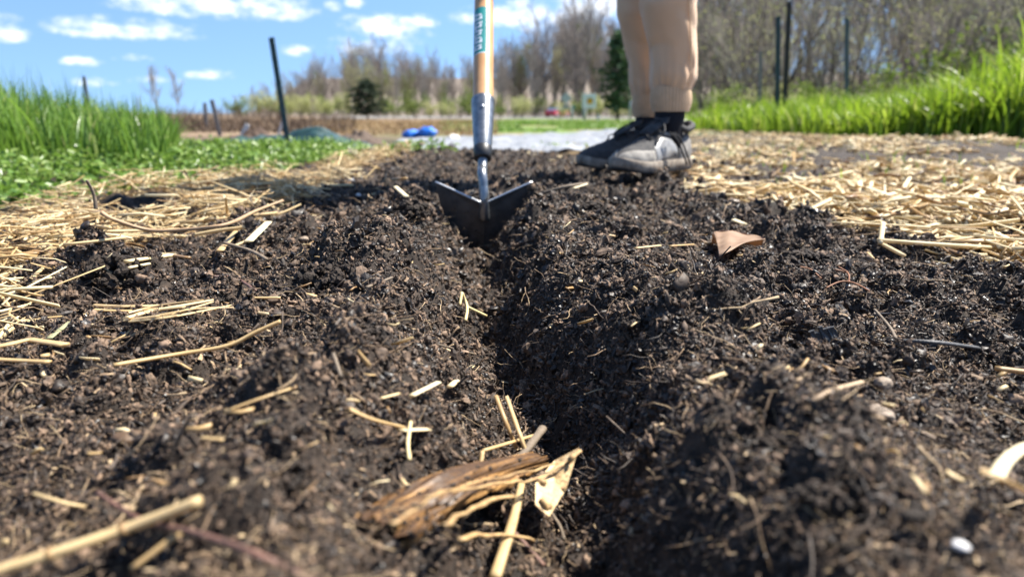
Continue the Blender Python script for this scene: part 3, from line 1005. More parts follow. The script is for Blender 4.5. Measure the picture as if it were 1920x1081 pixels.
    while s_ < s_hi - .012:               # block of tall pale letters set across the label
        h = rr.uniform(.0075, .0105)
        a0 = -1.0 + rr.uniform(-.08, .08); a1 = -.14 + rr.uniform(-.06, .08)
        patch(s_, s_ + h * .42, a0, a1, .01850, M_LABELWHITE, 'label_letter', handle)
        if k % 3 != 1:
            patch(s_ + h * .42, s_ + h * .88, a0, a0 + .26, .01850, M_LABELWHITE, 'label_letter', handle)
        if k % 2 == 0:
            patch(s_ + h * .42, s_ + h * .88, a1 - .24, a1, .01850, M_LABELWHITE, 'label_letter', handle)
        s_ += h; k += 1
    patch(s_lo + .03, s_lo + .062, .36, .46, .01836, M_LABELGOLD, 'label_line', handle)
    return root
build_hoe()

# ------------------------------------------------------------------ person (legs in view, body above the frame)
M_SKIN = mat('skin', (.52, .30, .21), (.46, .25, .17), 20, .5, .4)
M_PANTS = mat('peach_fleece', (.68, .465, .295), (.61, .405, .25), 14, .9, .2, bump=.4, bscale=700, sheen=.3)
M_RIB = mat('ribbed_knit', (.63, .44, .275), (.54, .37, .225), 60, .85, .2, sheen=.25)
M_SOCK = mat('black_sock', (.010, .010, .013), (.018, .018, .022), 200, .9, .2, bump=.3, bscale=1200)
M_SHIRT = mat('grey_cotton', (.20, .21, .23), (.17, .18, .20), 40, .9, .2)
M_HAIR = mat('dark_hair', (.03, .02, .014), (.05, .033, .02), 90, .5, .4)
M_UPPER = mat('charcoal_mesh', (.035, .035, .037), (.065, .062, .06), 90, .8, .3, bump=.5, bscale=1100)
M_SUEDE = mat('grey_suede', (.29, .275, .25), (.12, .112, .10), 55, .8, .3, bump=.25, bscale=700)
M_PALE = mat('pale_sunlit_panel', (.34, .34, .335), (.17, .165, .16), 70, .4, .5)
M_SOLE = mat('dusty_sole', (.36, .31, .25), (.09, .07, .055), 40, .8, .3, bump=.3, bscale=300)
M_LACE = mat('dark_lace', (.018, .018, .02), (.04, .04, .042), 300, .7, .3, bump=.3, bscale=1500)
M_DARKSOLE = mat('dark_rubber', (.02, .02, .02), (.04, .036, .032), 60, .7, .4, bump=.3, bscale=300)

ANK_N = Vector((.422, 1.915, 0)); DIR_N = Vector((-.72, -.69, 0)).normalized()
ANK_F = Vector((.404, 2.10, 0)); DIR_F = Vector((-.94, -.34, 0)).normalized()

def shoe(root, name, ankle, d, ground_z, dark, dangling):
    """low hiking shoe, toe pointing along d; local frame x = toe direction"""
    s = Vector((-d.y, d.x, 0))           # left of the foot direction (towards the camera)
    org = Vector((ankle.x, ankle.y, ground_z)) - Vector((.415, 2.0, 0))
    heel = -.082; toe = .222
    def W(x, y, z): return org + d * x + s * y + Vector((0, 0, z))
    def half(t):       # half width along the length
        return float(np.interp(t, [0, .06, .18, .35, .55, .72, .86, .95, 1.0], [.018, .031, .037, .036, .043, .050, .044, .028, .010]))
    def top(t):
        return float(np.interp(t, [0, .06, .16, .26, .38, .50, .62, .75, .88, .96, 1.0], [.090, .104, .100, .098, .110, .106, .091, .075, .063, .050, .032]))
    def rise(t):       # toe spring
        return .014 * max(0, (t - .72) / .28) ** 2
    nt_, na = 34, 17
    mb = MB(); vs = []; fs = []
    for i in range(nt_):
        t = i / (nt_ - 1); x = heel + (toe - heel) * t
        w = half(t); h = top(t); z0 = .022 + rise(t)
        for k in range(na):
            a = math.pi * k / (na - 1)
            cy = math.cos(a); sy = math.sin(a)
            sq = 1 - .30 * sy ** 2 * (1 if t > .3 else 1.0)     # narrower towards the top
            yy = w * cy * (sq if sy > .2 else 1.0)
            zz = z0 + (h - z0) * (sy ** (.72 if t > .55 else .60))
            wr = .0011 * math.sin(t * 70 + k) * (1 if .5 < t < .8 else .3)
            vs.append(W(x, yy, zz + wr))
    for i in range(nt_ - 1):
        for k in range(na - 1):
            a = i * na + k
            fs.append((a, a + na, a + na + 1, a + 1))
    fs.append(tuple(range(na))); fs.append(tuple((nt_ - 1) * na + k for k in range(na - 1, -1, -1)))
    mb.add(vs, fs)
    up = mb.build(name, M_UPPER, root)
    # sole: outline loft, two layers
    def sole(zlo, zhi, grow, material, nm, lug=False):
        mb = MB(); vs = []; fs = []; n = 30
        ring = []
        for i in range(n):
            t = i / (n - 1); ring.append((t, 1))
        for i in range(n - 2, 0, -1):
            ring.append((i / (n - 1), -1))
        m = len(ring)
        for lev, z in enumerate((zlo, zlo + .003, zhi - .003, zhi)):
            g = grow if lev in (1, 2) else grow - .002
            for (t, sg) in ring:
                x = heel - g + (toe - heel + 2 * g) * t
                yy = sg * (half(t) + g) if 0 < t < 1 else 0
                vs.append(W(x, yy, z + rise(t)))
        for lev in range(3):
            for i in range(m):
                j = (i + 1) % m
                fs.append((lev * m + i, lev * m + j, (lev + 1) * m + j, (lev + 1) * m + i))
        fs.append(tuple(range(m - 1, -1, -1))); fs.append(tuple(3 * m + i for i in range(m)))
        mb.add(vs, fs)
        o = mb.build(nm, material, up); auto_smooth(o, 50)
    sole(.006, .030, .0045, M_SOLE, 'midsole')
    sole(.000, .007, .0035, M_DARKSOLE, 'outsole')
    def surf(t, a, lift=.0012):
        x = heel + (toe - heel) * t
        w = half(t); h = top(t); z0 = .022 + rise(t)
        cy = math.cos(a); sy = math.sin(a)
        yy = (w + lift) * cy * ((1 - .30 * sy ** 2) if sy > .2 else 1.0)
        zz = z0 + (h - z0 + lift) * (max(sy, 0) ** (.72 if t > .55 else .60))
        return W(x, yy, zz)
    def panel(ts, lo, hi, material, nm, lift=.0015, n=14, m=7):
        mb = MB(); vs = []; fs = []
        for i in range(n + 1):
            t = ts[0] + (ts[1] - ts[0]) * i / n
            a0 = float(np.interp(t, lo[0], lo[1])); a1 = float(np.interp(t, hi[0], hi[1]))
            for k in range(m + 1):
                e = lift * (1 if 0 < k < m and 0 < i < n else .1)
                vs.append(surf(t, a0 + (a1 - a0) * k / m, e))
        for i in range(n):
            for k in range(m):
                q = i * (m + 1) + k
                fs.append((q, q + m + 1, q + m + 2, q + 1))
        mb.add(vs, fs)
        return mb.build(nm, material, up)
    toe_mat = M_UPPER if dark else M_SUEDE  # far shoe's shade and near shoe's sunlight put into the overlay colours
    # near side = small angles (s side); overlays on both flanks
    panel((.66, .985), ([.66, 1], [.0, .0]), ([.66, .78, .9, 1], [.42, .62, .95, 1.57]), toe_mat, 'toe_overlay', .0022)
    panel((.66, .985), ([.66, .78, .9, 1], [2.7, 2.5, 2.2, 1.57]), ([.66, 1], [3.14, 3.14]), toe_mat, 'toe_overlay', .0022)
    panel((.02, .27), ([0, .3], [.0, .0]), ([0, .14, .3], [.9, .75, .35]), M_SUEDE if not dark else M_UPPER, 'heel_overlay', .0028)
    panel((.02, .27), ([0, .14, .3], [2.25, 2.4, 2.8]), ([0, .3], [3.14, 3.14]), M_UPPER, 'heel_overlay', .0028)
    if not dark:  # sunlit flank of the near shoe painted in paler panels
        panel((.30, .64), ([.30, .45, .66], [.10, .05, .05]), ([.30, .40, .52, .66], [.30, .62, .72, .52]), M_PALE, 'side_panel', .0026)
        panel((.20, .50), ([.20, .5], [.50, .86]), ([.20, .5], [.66, 1.0]), M_SUEDE, 'side_stripe', .0028)
    # tongue, collar
    mb = MB()
    tp = [surf(.62, math.pi / 2, .003), surf(.50, math.pi / 2, .006), W(heel + .40 * .304, 0, .124), W(heel + .345 * .304, 0, .146)]
    mb.tube(tp, [.020, .024, .025, .021], 14, flat=.24, up=s.cross(d))
    mb.build('tongue', M_UPPER, up)
    mb = MB(); pts = []
    for i in range(29):
        a = 2 * math.pi * i / 28
        x = -.030 + .062 * math.cos(a); yy = .034 * math.sin(a)
        z = .110 + .018 * max(0, math.cos(a)) - .007 * (abs(math.sin(a))) + .010 * max(0, -math.cos(a))
        pts.append(W(x, yy, z))
    mb.tube(pts, .0085, 10, caps=False)
    mb.build('collar', M_UPPER, up)
    mb = MB()
    mb.tube([W(-.088, 0, .090), W(-.094, 0, .105), W(-.090, 0, .118), W(-.084, 0, .108)], [.006, .006, .006, .005], 8, flat=.4, up=s)
    mb.build('heel_loop', M_LACE, up)
    # laces
    for k in range(6):
        t = .43 + .045 * k
        mb = MB(); pts = []
        for i in range(9):
            a = math.pi / 2 + (-.62 + 1.24 * i / 8) * (1 if k % 2 else -1)
            tt = t + .03 * (i / 8 - .5)
            pts.append(surf(tt, a, .010 if 1 < i < 7 else .004))
        mb.tube(pts, .0026, 8, flat=.6)
        mb.build('lace', M_LACE, up)
    # bow and hanging ends
    knot = W(heel + .43 * .304, 0, .124)
    loops = [(.045, .035, -.01), (.045, -.035, -.012)]
    for lx, ly, lz in loops:
        mb = MB(); pts = []
        for i in range(13):
            a = math.pi * 2 * i / 12
            pts.append(knot + d * (lx * (1 - math.cos(a)) * .45) + s * (ly * (1 - math.cos(a)) * .6 + .012 * math.sin(a) * (1 if ly > 0 else -1)) + Vector((0, 0, .008 - .035 * (1 - math.cos(a)) * .5)))
        mb.tube(pts, .0022, 7)
        mb.build('lace_bow', M_LACE, up)
    if dangling:
        for off in (0, .016):
            mb = MB(); pts = []
            for i in range(12):
                q = i / 11
                pts.append(W(.055 - .085 * q + off, .050 + .014 * math.sin(q * 3.1), .098 - .088 * q + .006 * math.sin(q * 8)))
            mb.tube(pts, .0024, 7)
            mb.build('lace_end', M_LACE, up)
    return up

def trouser_leg(mb, path, radii, aspect, seed, n=56, m=90, y_dir=Vector((0, 1, 0))):
    """wrinkled cloth tube along a path"""
    r = random.Random(seed); ph = [r.uniform(0, 6) for _ in range(8)]
    zs = [p[2] for p in path]
    vs = []; fs = []
    for i in range(m):
        q = i / (m - 1)
        z = zs[0] + (zs[-1] - zs[0]) * q
        cx = float(np.interp(z, zs, [p[0] for p in path])); cy = float(np.interp(z, zs, [p[1] for p in path]))
        rad = float(np.interp(z, zs, radii))
        low = math.exp(-((z - zs[0]) / .07) ** 2)
        for k in range(n):
            a = 2 * math.pi * k / n
            wr = .0016 * math.sin(3 * a + ph[0] + z * 20) * math.sin(z * 34 + ph[1] + 1.6 * math.sin(a + ph[2]))
            wr += .0022 * math.sin(a * 2 + ph[3] - z * 9) + .0014 * math.sin(5 * a + ph[4]) * math.cos(z * 55 + ph[5] + 2 * math.cos(a))
            wr += low * .0030 * math.sin(15 * a + ph[6] + 2 * math.sin(3 * a)) + .0014 * math.sin(z * 75 + 1.3 * math.sin(2 * a + ph[1])) * math.exp(-((z - zs[0] - .05) / .06) ** 2)
            sl = z * 62 + 2.2 * math.sin(a * 1.5 + ph[7]) + ph[5]
            wr -= .0034 * max(0, math.sin(sl)) ** 6 * (.35 + .65 * max(0, math.sin(a * 2 + z * 13 + ph[2])))
            rr = rad + wr
            vs.append((cx + rr * math.cos(a) * aspect[0], cy + rr * math.sin(a) * aspect[1], z))
    for i in range(m - 1):
        for k in range(n):
            a = i * n + k; b = i * n + (k + 1) % n
            fs.append((a, b, b + n, a + n))
    mb.add(vs, fs)

def skin_mesh(name, chains, material, parent=None, subdiv=2):
    """chains: list of [(x,y,z,r), ...]; a chain may start with an index tuple ('at', vertex)"""
    vs = []; es = []; rs = []
    key = {}
    for ch in chains:
        prev = None
        for (x, y, z, r_) in ch:
            kk = (round(x, 4), round(y, 4), round(z, 4))
            if kk not in key:
                key[kk] = len(vs); vs.append((x, y, z)); rs.append(r_)
            i = key[kk]
            if prev is not None and prev != i: es.append((prev, i))
            prev = i
    me = bpy.data.meshes.new(name)
    me.from_pydata(vs, es, [])
    me.materials.append(material)
    o = link(name, me, parent)
    md = o.modifiers.new('skin', 'SKIN'); md.use_smooth_shade = True
    lay = me.skin_vertices[0].data if len(me.skin_vertices) else None
    if lay is None:
        bpy.context.view_layer.objects.active = o
        bpy.ops.mesh.customdata_skin_add() if hasattr(bpy.ops.mesh, 'customdata_skin_add') else None
        lay = me.skin_vertices[0].data
    for i, r_ in enumerate(rs):
        lay[i].radius = (r_, r_)
        lay[i].use_root = (i == 0)
    sd = o.modifiers.new('sub', 'SUBSURF'); sd.levels = subdiv; sd.render_levels = subdiv
    return o

def build_person():
    place = Vector((.365, 1.76, 0)); SC = .90        # where the person stands, and a build a little under average
    gz_n = (float(terrain_low(np.array([.31]), np.array([1.62]))[0]) + .010) / SC
    gz_f = (float(terrain_low(np.array([.26]), np.array([1.80]))[0]) + .010) / SC
    base = Vector((.415, 2.0, 0))
    face = Vector((-.85, -.53, 0)).normalized(); left = Vector((-face.y, face.x, 0))
    def P(v): return Vector(v) - base
    pel = Vector((.43, 2.02, .93)); ab = pel + face * .03 + Vector((0, 0, .18)); ch = pel + face * .09 + Vector((0, 0, .36))
    nk = pel + face * .15 + Vector((0, 0, .53)); hd0 = nk + face * .05 + Vector((0, 0, .07)); hd1 = hd0 + face * .055 + Vector((0, 0, .075)); hd2 = hd1 + face * .02 + Vector((0, 0, .095))
    def T(v, r_): q = P(v); return (q.x, q.y, q.z, r_)
    shl = nk + left * .175 + Vector((0, 0, -.075)); shr = nk - left * .175 + Vector((0, 0, -.075))
    h1 = base + (hpt(.88) - place) / SC; h2 = base + (hpt(1.10) - place) / SC          # grips: left hand low, right hand high
    chains = [[T(pel, .13), T(ab, .125), T(ch, .135), T(nk, .058), T(hd0, .062), T(hd1, .092), T(hd2, .078)]]
    def arm(sh, grip, out):
        axis = HDIR
        toward = (sh - grip); toward -= axis * toward.dot(axis); toward.normalize()
        wrist = grip + toward * .085
        mid = (sh + wrist) / 2
        elbow = mid + out
        c = [T(ch, .135), T(sh, .062), T(sh.lerp(elbow, .55), .050), T(elbow, .041), T(elbow.lerp(wrist, .4), .040), T(wrist, .027)]
        palm = grip + toward * .033
        c.append(T(palm, .030))
        chains.append(c)
        side = axis.cross(toward).normalized()
        for k in range(4):                 # four fingers wrapped round the handle
            offs = axis * (-.030 + .020 * k)
            fl = [.0, .9, 1.8, 2.6][:4]
            rr_ = .0275
            f = [T(palm, .030)]
            for m_, a in enumerate((.45, 1.35, 2.2, 2.95 - .12 * abs(k - 1.5))):
                q = grip + offs + (toward * math.cos(a) + side * math.sin(a)) * rr_
                f.append(T(q, (.0098, .0092, .0086, .0076)[m_]))
            chains.append(f)
        th = [T(palm, .030)]
        for m_, a in enumerate((.5, 1.25, 2.0)):
            q = grip + axis * (.040 + .010 * m_) + (toward * math.cos(a) - side * math.sin(a)) * .027
            th.append(T(q, (.0115, .0105, .009)[m_]))
        chains.append(th)
        return elbow, wrist
    el_l, wr_l = arm(shl, h1, Vector((.03, -.05, -.08)))
    el_r, wr_r = arm(shr, h2, Vector((.10, .12, -.10)))
    kn_n = Vector((.388, 1.90, .50)); kn_f = Vector((.384, 2.085, .50))
    hip_n = pel + left * .095 + Vector((0, 0, -.06)); hip_f = pel - left * .095 + Vector((0, 0, -.06))
    for an, kn, hp, gz in ((ANK_N, kn_n, hip_n, gz_n), (ANK_F, kn_f, hip_f, gz_f)):
        a3 = Vector((an.x, an.y, gz + .12))
        chains.append([T(pel, .13), T(hp, .070), T(hp.lerp(kn, .5), .055), T(kn, .036), T(kn.lerp(a3, .35), .034), T(a3, .022)])
    body = skin_mesh('person', chains, M_SKIN)
    body.location = place; body.scale = (SC, SC, SC)
    tag(body, 'person in peach jogger trousers, black socks and dark trail shoes, standing by the hoe', 'person')
    # trousers
    for (an, kn, hp, gz, w, seed) in ((ANK_N, kn_n, hip_n, gz_n, 1.0, 3), (ANK_F, kn_f, hip_f, gz_f, 1.0, 8)):
        pass
    mb = MB()
    zc_n, zc_f = gz_n + .206, gz_f + .200
    def zz(lst): return [tuple(P(Vector(p))) for p in lst]
    pn = zz([(ANK_N.x + .000, ANK_N.y, zc_n), (ANK_N.x + .004, ANK_N.y - .002, zc_n + .034), (ANK_N.x - .001, ANK_N.y - .003, zc_n + .10), (kn_n.x + .010, kn_n.y, .45), (hip_n.x, hip_n.y, .90)])
    trouser_leg(mb, pn, [.0495, .0570, .0610, .0730, .108], (1.0, .95), 3)
    pf = zz([(ANK_F.x, ANK_F.y, zc_f), (ANK_F.x - .002, ANK_F.y, zc_f + .034), (ANK_F.x - .006, ANK_F.y, zc_f + .10), (kn_f.x - .012, kn_f.y, .45), (hip_f.x, hip_f.y, .90)])
    trouser_leg(mb, pf, [.0475, .0550, .0590, .0720, .108], (1.0, .95), 8)
    mb.tube([P(pel + Vector((0, 0, -.12))), P(pel + Vector((0, 0, -.05))), P(pel + Vector((0, 0, .06))), P(pel + Vector((.0, 0, .12)))], [.13, .175, .168, .155], 28, flat=.78, up=face)
    tr = mb.build('trousers', M_PANTS, body)
    # ribbed cuffs
    for an, zc, rx in ((ANK_N, zc_n, .0492), (ANK_F, zc_f, .0470)):
        mb = MB(); vs = []; fs = []; n = 144; m = 9
        for i in range(m):
            q = i / (m - 1); z = zc + .006 - .062 * q
            for k in range(n):
                a = 2 * math.pi * k / n
                rr_ = rx + .0035 * math.sin(q * math.pi) - .004 * q + .0014 * (1 if (k // 2) % 2 else -1) + .0022 * math.sin(2 * a + q * 3)
                c = P(Vector((an.x + .002 * q, an.y, z)))
                vs.append((c.x + rr_ * math.cos(a), c.y + rr_ * .95 * math.sin(a), c.z))
        for i in range(m - 1):
            for k in range(n):
                a = i * n + k; b = i * n + (k + 1) % n
                fs.append((a, a + n, b + n, b))
        mb.add(vs, fs)
        mb.build('cuff', M_RIB, tr)
    # side seam on the near leg
    mb = MB(); pts = []
    for i in range(60):
        q = i / 59; z = pn[0][2] + .012 + (pn[3][2] - pn[0][2]) * q
        cx = float(np.interp(z, [p[2] for p in pn], [p[0] for p in pn])); cy = float(np.interp(z, [p[2] for p in pn], [p[1] for p in pn]))
        rad = float(np.interp(z, [p[2] for p in pn], [.0495, .0570, .0610, .0730, .108]))
        a = -1.02
        pts.append((cx + (rad + .0025) * math.cos(a), cy + (rad + .0025) * math.sin(a) * .95, z))
    mb.tube(pts, .0018, 6)
    mb.build('side_seam', M_RIB, tr)
    # socks
    for an, gz, zc in ((ANK_N, gz_n, zc_n), (ANK_F, gz_f, zc_f)):
        mb = MB()
        o_ = P(Vector((an.x, an.y, 0)))
        mb.tube([(o_.x, o_.y, gz + .06), (o_.x, o_.y, gz + .09), (o_.x, o_.y, gz + .115), (o_.x, o_.y, zc - .030)], [.036, .037, .0385, .0395], 26)
        mb.build('sock', M_SOCK, body)
    shoe(body, 'shoe', ANK_N, DIR_N, gz_n, False, True)
    shoe(body, 'shoe', ANK_F, DIR_F, gz_f, True, False)
    # shirt and hair
    sc_ = [[T(pel + Vector((0, 0, .03)), .165), T(ab, .155), T(ch, .165), T(nk + Vector((0, 0, -.045)), .085)],
           [T(ch, .165), T(shl, .082), T(shl.lerp(el_l, .6), .066)], [T(ch, .165), T(shr, .082), T(shr.lerp(el_r, .6), .066)]]
    skin_mesh('shirt', sc_, M_SHIRT, body)
    bm = bmesh.new(); bmesh.ops.create_icosphere(bm, subdivisions=3, radius=1)
    hc = P(hd1 + Vector((0, 0, .05)) - face * .02)
    for v in bm.verts:
        n_ = v.co.copy()
        q = Vector((n_.x * .098, n_.y * .098, n_.z * .115))
        if n_.dot(face) > .35 and n_.z < .45: q *= .8
        v.co = q * (1 + .03 * math.sin(n_.x * 23 + n_.z * 17)) + hc
    me = bpy.data.meshes.new('hair'); bm.to_mesh(me); bm.free(); me.materials.append(M_HAIR)
    me.polygons.foreach_set('use_smooth', [True] * len(me.polygons))
    link('hair', me, body)
    # face: eyes, nose, mouth, ears
    fc = P(hd1) ; upv = Vector((0, 0, 1))
    for sg in (-1, 1):
        for nm, off, r_, mt in (('eye', face * .085 + left * .032 * sg + upv * .03, .012, M_PALE), ('ear', left * .092 * sg + upv * .01, .024, M_SKIN)):
            bm = bmesh.new(); bmesh.ops.create_uvsphere(bm, u_segments=12, v_segments=8, radius=r_)
            for v in bm.verts: v.co = v.co + fc + off
            me = bpy.data.meshes.new(nm); bm.to_mesh(me); bm.free(); me.materials.append(mt); link(nm, me, body)
    mb = MB(); mb.tube([fc + face * .088 + upv * .03, fc + face * .105 + upv * .005, fc + face * .086 - upv * .008], [.007, .014, .009], 10); mb.build('nose', M_SKIN, body)
    mb = MB(); mb.tube([fc + face * .080 - upv * .035 + left * .022, fc + face * .090 - upv * .036, fc + face * .080 - upv * .035 - left * .022], [.003, .007, .003], 8); mb.build('mouth', M_SKIN, body)
build_person()

# ------------------------------------------------------------------ foreground straw, twigs, stems, stones: each its own thing
M_TWIG = mat('red_brown_twig', (.17, .085, .058), (.07, .038, .028), 140, .6, .4, bump=.4, bscale=500)
M_GTWIG = mat('grey_brown_twig', (.20, .155, .11), (.11, .085, .06), 90, .7, .3, bump=.4, bscale=500)
M_STEM = mat_instances('rotting_corn_stem', [(0, (.022, .012, .007)), (.35, (.062, .031, .012)), (.7, (.16, .08, .025)), (1, (.36, .20, .065))], (.4, .7), .4, 260, attr='tint', noise_mix=.3)
M_STEMIN = mat('pale_stem_pith', (.46, .31, .14), (.22, .13, .055), 110, .6, .4, bump=.5, bscale=300)
M_DEADLEAF = mat('dead_oak_leaf', (.46, .32, .215), (.30, .19, .12), 60, .6, .4, bump=.35, bscale=240)
def add_translucency(m, f, col):
    N, L = m.node_tree.nodes, m.node_tree.links
    t = N.new('ShaderNodeBsdfTranslucent'); t.inputs['Color'].default_value = (*col, 1)
    x = N.new('ShaderNodeMixShader'); x.inputs[0].default_value = f
    L.new(N['Principled BSDF'].outputs[0], x.inputs[1]); L.new(t.outputs[0], x.inputs[2]); L.new(x.outputs[0], N['Material Output'].inputs['Surface'])
add_translucency(M_DEADLEAF, .4, (.48, .32, .20))
M_PEBBLE = mat('pale_pebble', (.30, .23, .165), (.19, .145, .105), 120, .6, .4, bump=.3, bscale=400)
M_WHITEP = mat('white_pebble', (.66, .65, .64), (.40, .38, .36), 160, .8, .3, bump=.2, bscale=500)
M_CLOD = mat('dry_clod', (.11, .088, .07), (.055, .043, .034), 160, .85, .3, bump=.9, bscale=420)
M_CHAR = mat('charred_wood', (.03, .03, .032), (.06, .058, .056), 60, .6, .5, bump=.5, bscale=300, stretch=(1, .15, 1))
M_ROOT = mat('orange_root', (.30, .13, .06), (.20, .085, .04), 90, .6, .4)
M_PALEROOT = mat('pale_root', (.62, .50, .26), (.52, .42, .2), 90, .6, .4)

def spline(ps, k=6):
    ps = [Vector(p) for p in ps]
    if len(ps) == 2:
        return [ps[0].lerp(ps[1], i / (k + 1)) for i in range(k + 2)]
    out = []
    for i in range(len(ps) - 1):
        a = ps[max(i - 1, 0)]; b = ps[i]; c = ps[i + 1]; d = ps[min(i + 2, len(ps) - 1)]
        for j in range(k):
            t = j / k
            out.append(.5 * ((2 * b) + (-a + c) * t + (2 * a - 5 * b + 4 * c - d) * t * t + (-a + 3 * b - 3 * c + d) * t ** 3))
    out.append(ps[-1])
    return out

def lay(pix, lifts):
    if not hasattr(lifts, '__len__'): lifts = [lifts] * len(pix)
    return [hit(px, py, lf + .005) for (px, py), lf in zip(pix, lifts)]

def stalk(name, pix, lift, wpx, label, cat='straw', material=None, flat=.8, nodes=(), tint=.6, taper=(1, 1), n=10, curve=True, group=None, split=False):
    P = lay(pix, lift)
    dist = float(np.mean([np.linalg.norm(p - np.array((0, 0, CAM_H))) for p in P]))
    r_ = wpx / 2 / FPX * dist
    pts = spline(P, 7) if curve else spline(P, 2)
    c = Vector(np.mean(P, axis=0))
    c.z = float(terrain_low(np.array([c.x]), np.array([c.y]))[0])
    m = len(pts)
    rr = random.Random(name + str(pix))
    rad = [r_ * (taper[0] + (taper[1] - taper[0]) * i / (m - 1)) * rr.uniform(.94, 1.06) for i in range(m)]
    mb = MB()
    mb.tube([p - c for p in pts], rad, n, flat=flat, tint=tint, roll=rr.uniform(0, 1))
    if nodes:
        o = thing(name, c, label, cat, group)
        mb.build('stem', material or M_STRAW, o)
        for q in nodes:
            i = min(int(q * (m - 1)), m - 2)
            a = pts[i] - c; b = pts[i + 1] - c
            dd = (b - a).normalized()
            k = MB(); k.tube([a - dd * r_ * .6, a - dd * r_ * .2, a + dd * r_ * .2, a + dd * r_ * .6], [r_ * 1.02, r_ * 1.2, r_ * 1.18, r_ * 1.0], n, flat=flat, tint=max(0, tint - .3))
            k.build('joint', material or M_STRAW, o)
        return o
    o = mb.build(name, material or M_STRAW, loc=c)
    tag(o, label, cat, group)
    return o

S = stalk
S('straw_stalk', [(-60, 1086), (120, 1030), (250, 985), (375, 938)], [.014, .016, .016, .014], 21, 'thick yellow straw stalk in the bottom left corner, crossing a red twig', nodes=(.32, .62), tint=.55)
S('twig', [(182, 922), (262, 972), (365, 998), (480, 1038), (590, 1092)], [.016, .010, .012, .012, .010], 13, 'thin reddish twig curving under the thick straw in the bottom left corner', 'twig', M_TWIG, taper=(.7, 1.1))
S('straw_stalk', [(246, 1066), (342, 994)], .008, 12, 'short orange straw just below the red twig', tint=.35)
S('split_straw', [(655, 766), (700, 786), (755, 800)], .008, 15, 'split golden straw with a broad flattened end left of the furrow', tint=.40, flat=.4)
S('straw_chip', [(752, 806), (802, 804)], .008, 20, 'broad pale flake at the end of the split golden straw', 'straw', tint=.85, flat=.25)
S('straw_chip', [(772, 741), (822, 716)], .008, 13, 'pale flat straw chip on the left bank of the furrow', 'straw', tint=.92, flat=.3)
S('straw_chip', [(714, 746), (748, 737)], .007, 9, 'small straw chip left of the pale flat chip', 'straw', tint=.7, flat=.4)
S('straw_chip', [(844, 724), (886, 685)], .010, 11, 'pale straw chip slanting down the left bank towards the furrow bottom', 'straw', tint=.85, flat=.45)
S('straw_stalk', [(930, 742), (948, 790), (968, 838)], [.030, .022, .010], 9, 'thin brown straw standing in the furrow, left of a pair', tint=.28)
S('straw_stalk', [(950, 744), (974, 812), (996, 872)], [.034, .024, .010], 8, 'thin pale straw standing in the furrow, right of a pair', tint=.55)
S('straw_stalk', [(906, 844), (960, 828), (1012, 812)], .020, 7, 'thin bent straw lying across the furrow below the standing pair', tint=.5)
S('straw_stalk', [(905, 845), (898, 895)], [.020, .008], 8, 'short straw leaning under the bent straw in the furrow', tint=.5)
S('stem_piece', [(1018, 802), (985, 845), (955, 876)], [.028, .020, .014], 15, 'knobbly brown stem piece leaning over the furrow', 'stem', M_GTWIG, taper=(1.15, .9))
S('straw_stalk', [(978, 905), (962, 975), (928, 1082)], [.022, .018, .012], 17, 'weathered straw hanging down the furrow wall in front of the rotten stem', tint=.52, flat=.6, taper=(.8, 1.2))
S('straw_stalk', [(213, 684), (330, 664), (425, 648), (480, 622), (526, 602)], [.010, .012, .013, .013, .012], 8.5, 'long thin golden straw with a bend, alone on the soil at the left', tint=.45, taper=(.9, 1.1))
S('straw_stalk', [(438, 579), (502, 588)], .009, 5, 'thin pale straw just right of the splintered straw bundle', tint=.8)
S('straw_stalk', [(470, 558), (526, 558)], .008, 5, 'thin golden straw behind the splintered bundle', tint=.5)
S('bent_straw', [(-30, 655), (20, 644), (54, 636)], .010, 13, 'flat folded straw at the left edge, far half', tint=.55, flat=.4)
S('bent_straw', [(54, 636), (122, 646)], .010, 15, 'flat folded straw at the left edge, near half with broken end', tint=.5, flat=.4)
S('straw_stalk', [(-30, 672), (30, 675), (92, 678)], .009, 10, 'straight straw at the left edge below the folded straw', tint=.45, flat=.5)
S('straw_chip', [(92, 634), (131, 603)], .009, 9, 'dull green blade chip above the folded straw at the left', 'straw', mat('dull_leaf_blade', (.30, .29, .15), (.24, .24, .13), 40, .6, .4), flat=.3)
S('straw_stalk', [(-30, 546), (40, 541), (98, 538)], .016, 10, 'pale straw at the left edge at the foot of the straw pile', tint=.85, flat=.5)
S('straw_stalk', [(236, 490), (325, 478)], .014, 12, 'broad yellow straw behind the dark clod at the left', tint=.8, flat=.5)
S('straw_chip', [(323, 478), (354, 483)], .014, 9, 'brown husk end touching the broad yellow straw', 'straw', tint=.12, flat=.5)
S('straw_stalk', [(240, 502), (280, 494)], .012, 8, 'short yellow straw below the broad yellow straw', tint=.85, flat=.5)
S('flat_straw', [(466, 452), (503, 416)], .016, 15, 'broad pale flat straw angled on the dark soil left of the hoe', tint=.97, flat=.22)
S('straw_stalk', [(440, 461), (468, 449)], .014, 6, 'thin straw tip joined to the broad pale flat straw', tint=.7)
S('flat_straw', [(412, 470), (444, 432)], .014, 12, 'dull tan flat straw next to the broad pale one', tint=.5, flat=.3)
S('long_twig', [(190, 398), (215, 412), (280, 431), (350, 430), (425, 420), (480, 395), (530, 376)], [.03, .034, .036, .036, .036, .036, .03], 8, 'long curved brown twig lying across the straw at the left', 'twig', mat('tan_stalk', (.36, .235, .13), (.25, .16, .09), 60, .6, .4, bump=.2), taper=(1, .8))
S('straw_stalk', [(365, 440), (410, 432), (458, 426)], .020, 8, 'pale straw pointing from the curved twig to the flat straws', tint=.6)
